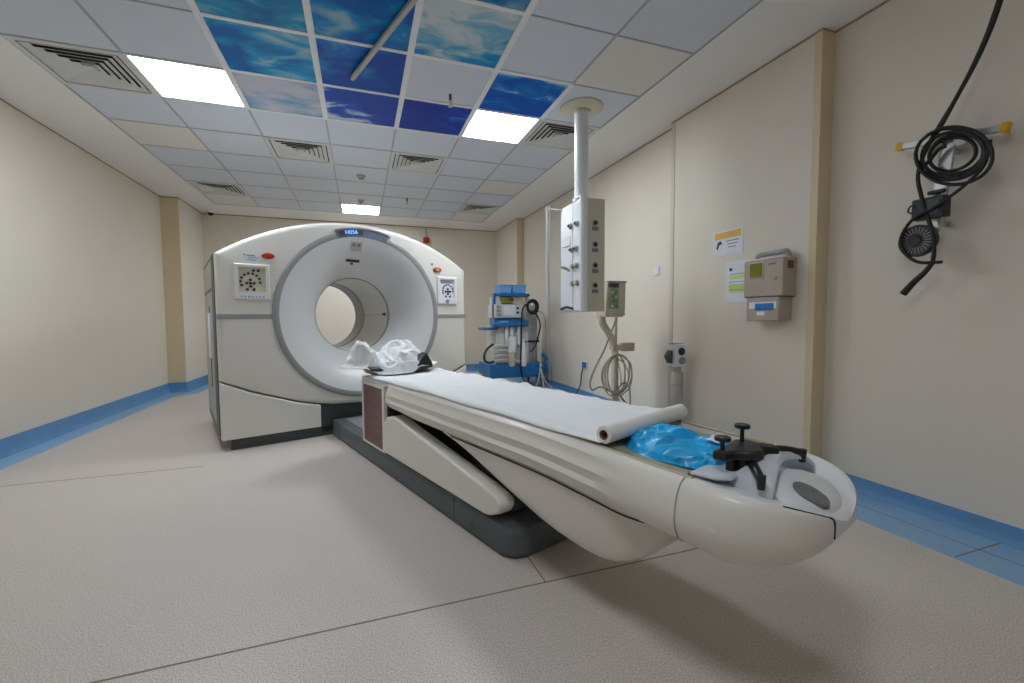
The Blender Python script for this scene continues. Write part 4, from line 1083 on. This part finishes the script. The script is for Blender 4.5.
bb = box('black_box', RX-.05-2.82, RX+.01-2.82, e1.y, e0.y, e1.z, e0.z, M['black'], hk, .006)
box('box_label', RX-.053-2.82, RX-.048-2.82, e1.y+.02, (e0.y+e1.y)/2, e1.z+.02, e0.z-.015, M['dark'], bb)
c_ = w2l(q(918, 241, RX-.03)); fan = MB().lathe([(0, -.024), (.022, -.024), (.026, -.018), (.030, -.018), (.075, -.020), (.080, -.014), (.080, .014), (0, .014)], c_, 'x', 40).build('disc', M['black'], hk, smooth=35)
for k in range(24):
    a0_ = 2*PI*k/24
    MB().prism([Vector(c_)+Vector((-.0215, r_*math.cos(a0_+w_), r_*math.sin(a0_+w_))) for r_, w_ in ((.036, -.03), (.066, -.025), (.066, .025), (.036, .03))], (.003, 0, 0)).build('disc_rib', M['mgrey'], fan)
# cables
mb = MB(); L_ = lambda pts, x=RX-.03: [w2l(q(px, py, x)) for px, py in pts]
mb.tube(L_([(1003, -6), (992, 26), (976, 62), (958, 95), (940, 128), (925, 152), (918, 175), (921, 195), (927, 215), (933, 235), (934, 252), (932, 264)], RX-.05), .0088, n=10)
mb.tube(L_([(1001, -6), (988, 32), (972, 68), (955, 100), (935, 133), (922, 156)], RX-.04), .0088, n=10)
o = mb.build('hanging_cable', M['rubber'], None, smooth=60); o.location = O; tag(o, 'thick black cable dropping from the ceiling past the wall bracket', 'cable')
mb = MB(); rng = random.Random(11)
for k in range(5):
    cx_, cy_ = 953+rng.uniform(-4, 4), 154+rng.uniform(-3, 3); rx_, ry_ = 24+3.6*k, 16+3.2*k; th = math.radians(-16+4*k)
    pts = []
    for i in range(17):
        a_ = 2*PI*i/16+k
        ex, ey = rx_*math.cos(a_), ry_*math.sin(a_)
        pts.append(w2l(q(cx_+ex*math.cos(th)-ey*math.sin(th), cy_+ex*math.sin(th)+ey*math.cos(th), RX-.032-.010*k)))
    mb.tube(pts, .0078, n=8, sub=5)
mb.tube(L_([(990, 140), (984, 165), (965, 185), (948, 198), (930, 210), (912, 220), (901, 238), (904, 252), (918, 262), (942, 262)], RX-.06), .008, n=8)
mb.tube(L_([(933, 262), (925, 272), (914, 282), (903, 294)], RX-.05), lambda k: .010+.007*k, n=10)
mb.tube(L_([(913, 214), (908, 212), (911, 206), (916, 208)], RX-.05), .004, n=6)
mb.tube(L_([(922, 168), (930, 160), (938, 150), (946, 146)], RX-.05), .0098, n=8)
o = mb.build('cable_loops', M['rubber'], None, smooth=60); o.location = O; tag(o, 'black cable wound in wide loops over the yellow-tipped wall bracket', 'cable')

# ------------------------------------------------------------------ world and view
w = bpy.data.worlds.new('world'); scene.world = w; w.use_nodes = True
w.node_tree.nodes['Background'].inputs[0].default_value = (0.9, 0.95, 1, 1); w.node_tree.nodes['Background'].inputs[1].default_value = 0.3
vsx = scene.view_settings
scene.display_settings.display_device = 'sRGB'
vsx.view_transform = 'Standard'; vsx.look = 'None'; vsx.exposure = 1.03; vsx.gamma = 1.0; vsx.use_curve_mapping = False
scene.cycles.use_denoising = True
scene.cycles.max_bounces = 12; scene.cycles.diffuse_bounces = 8
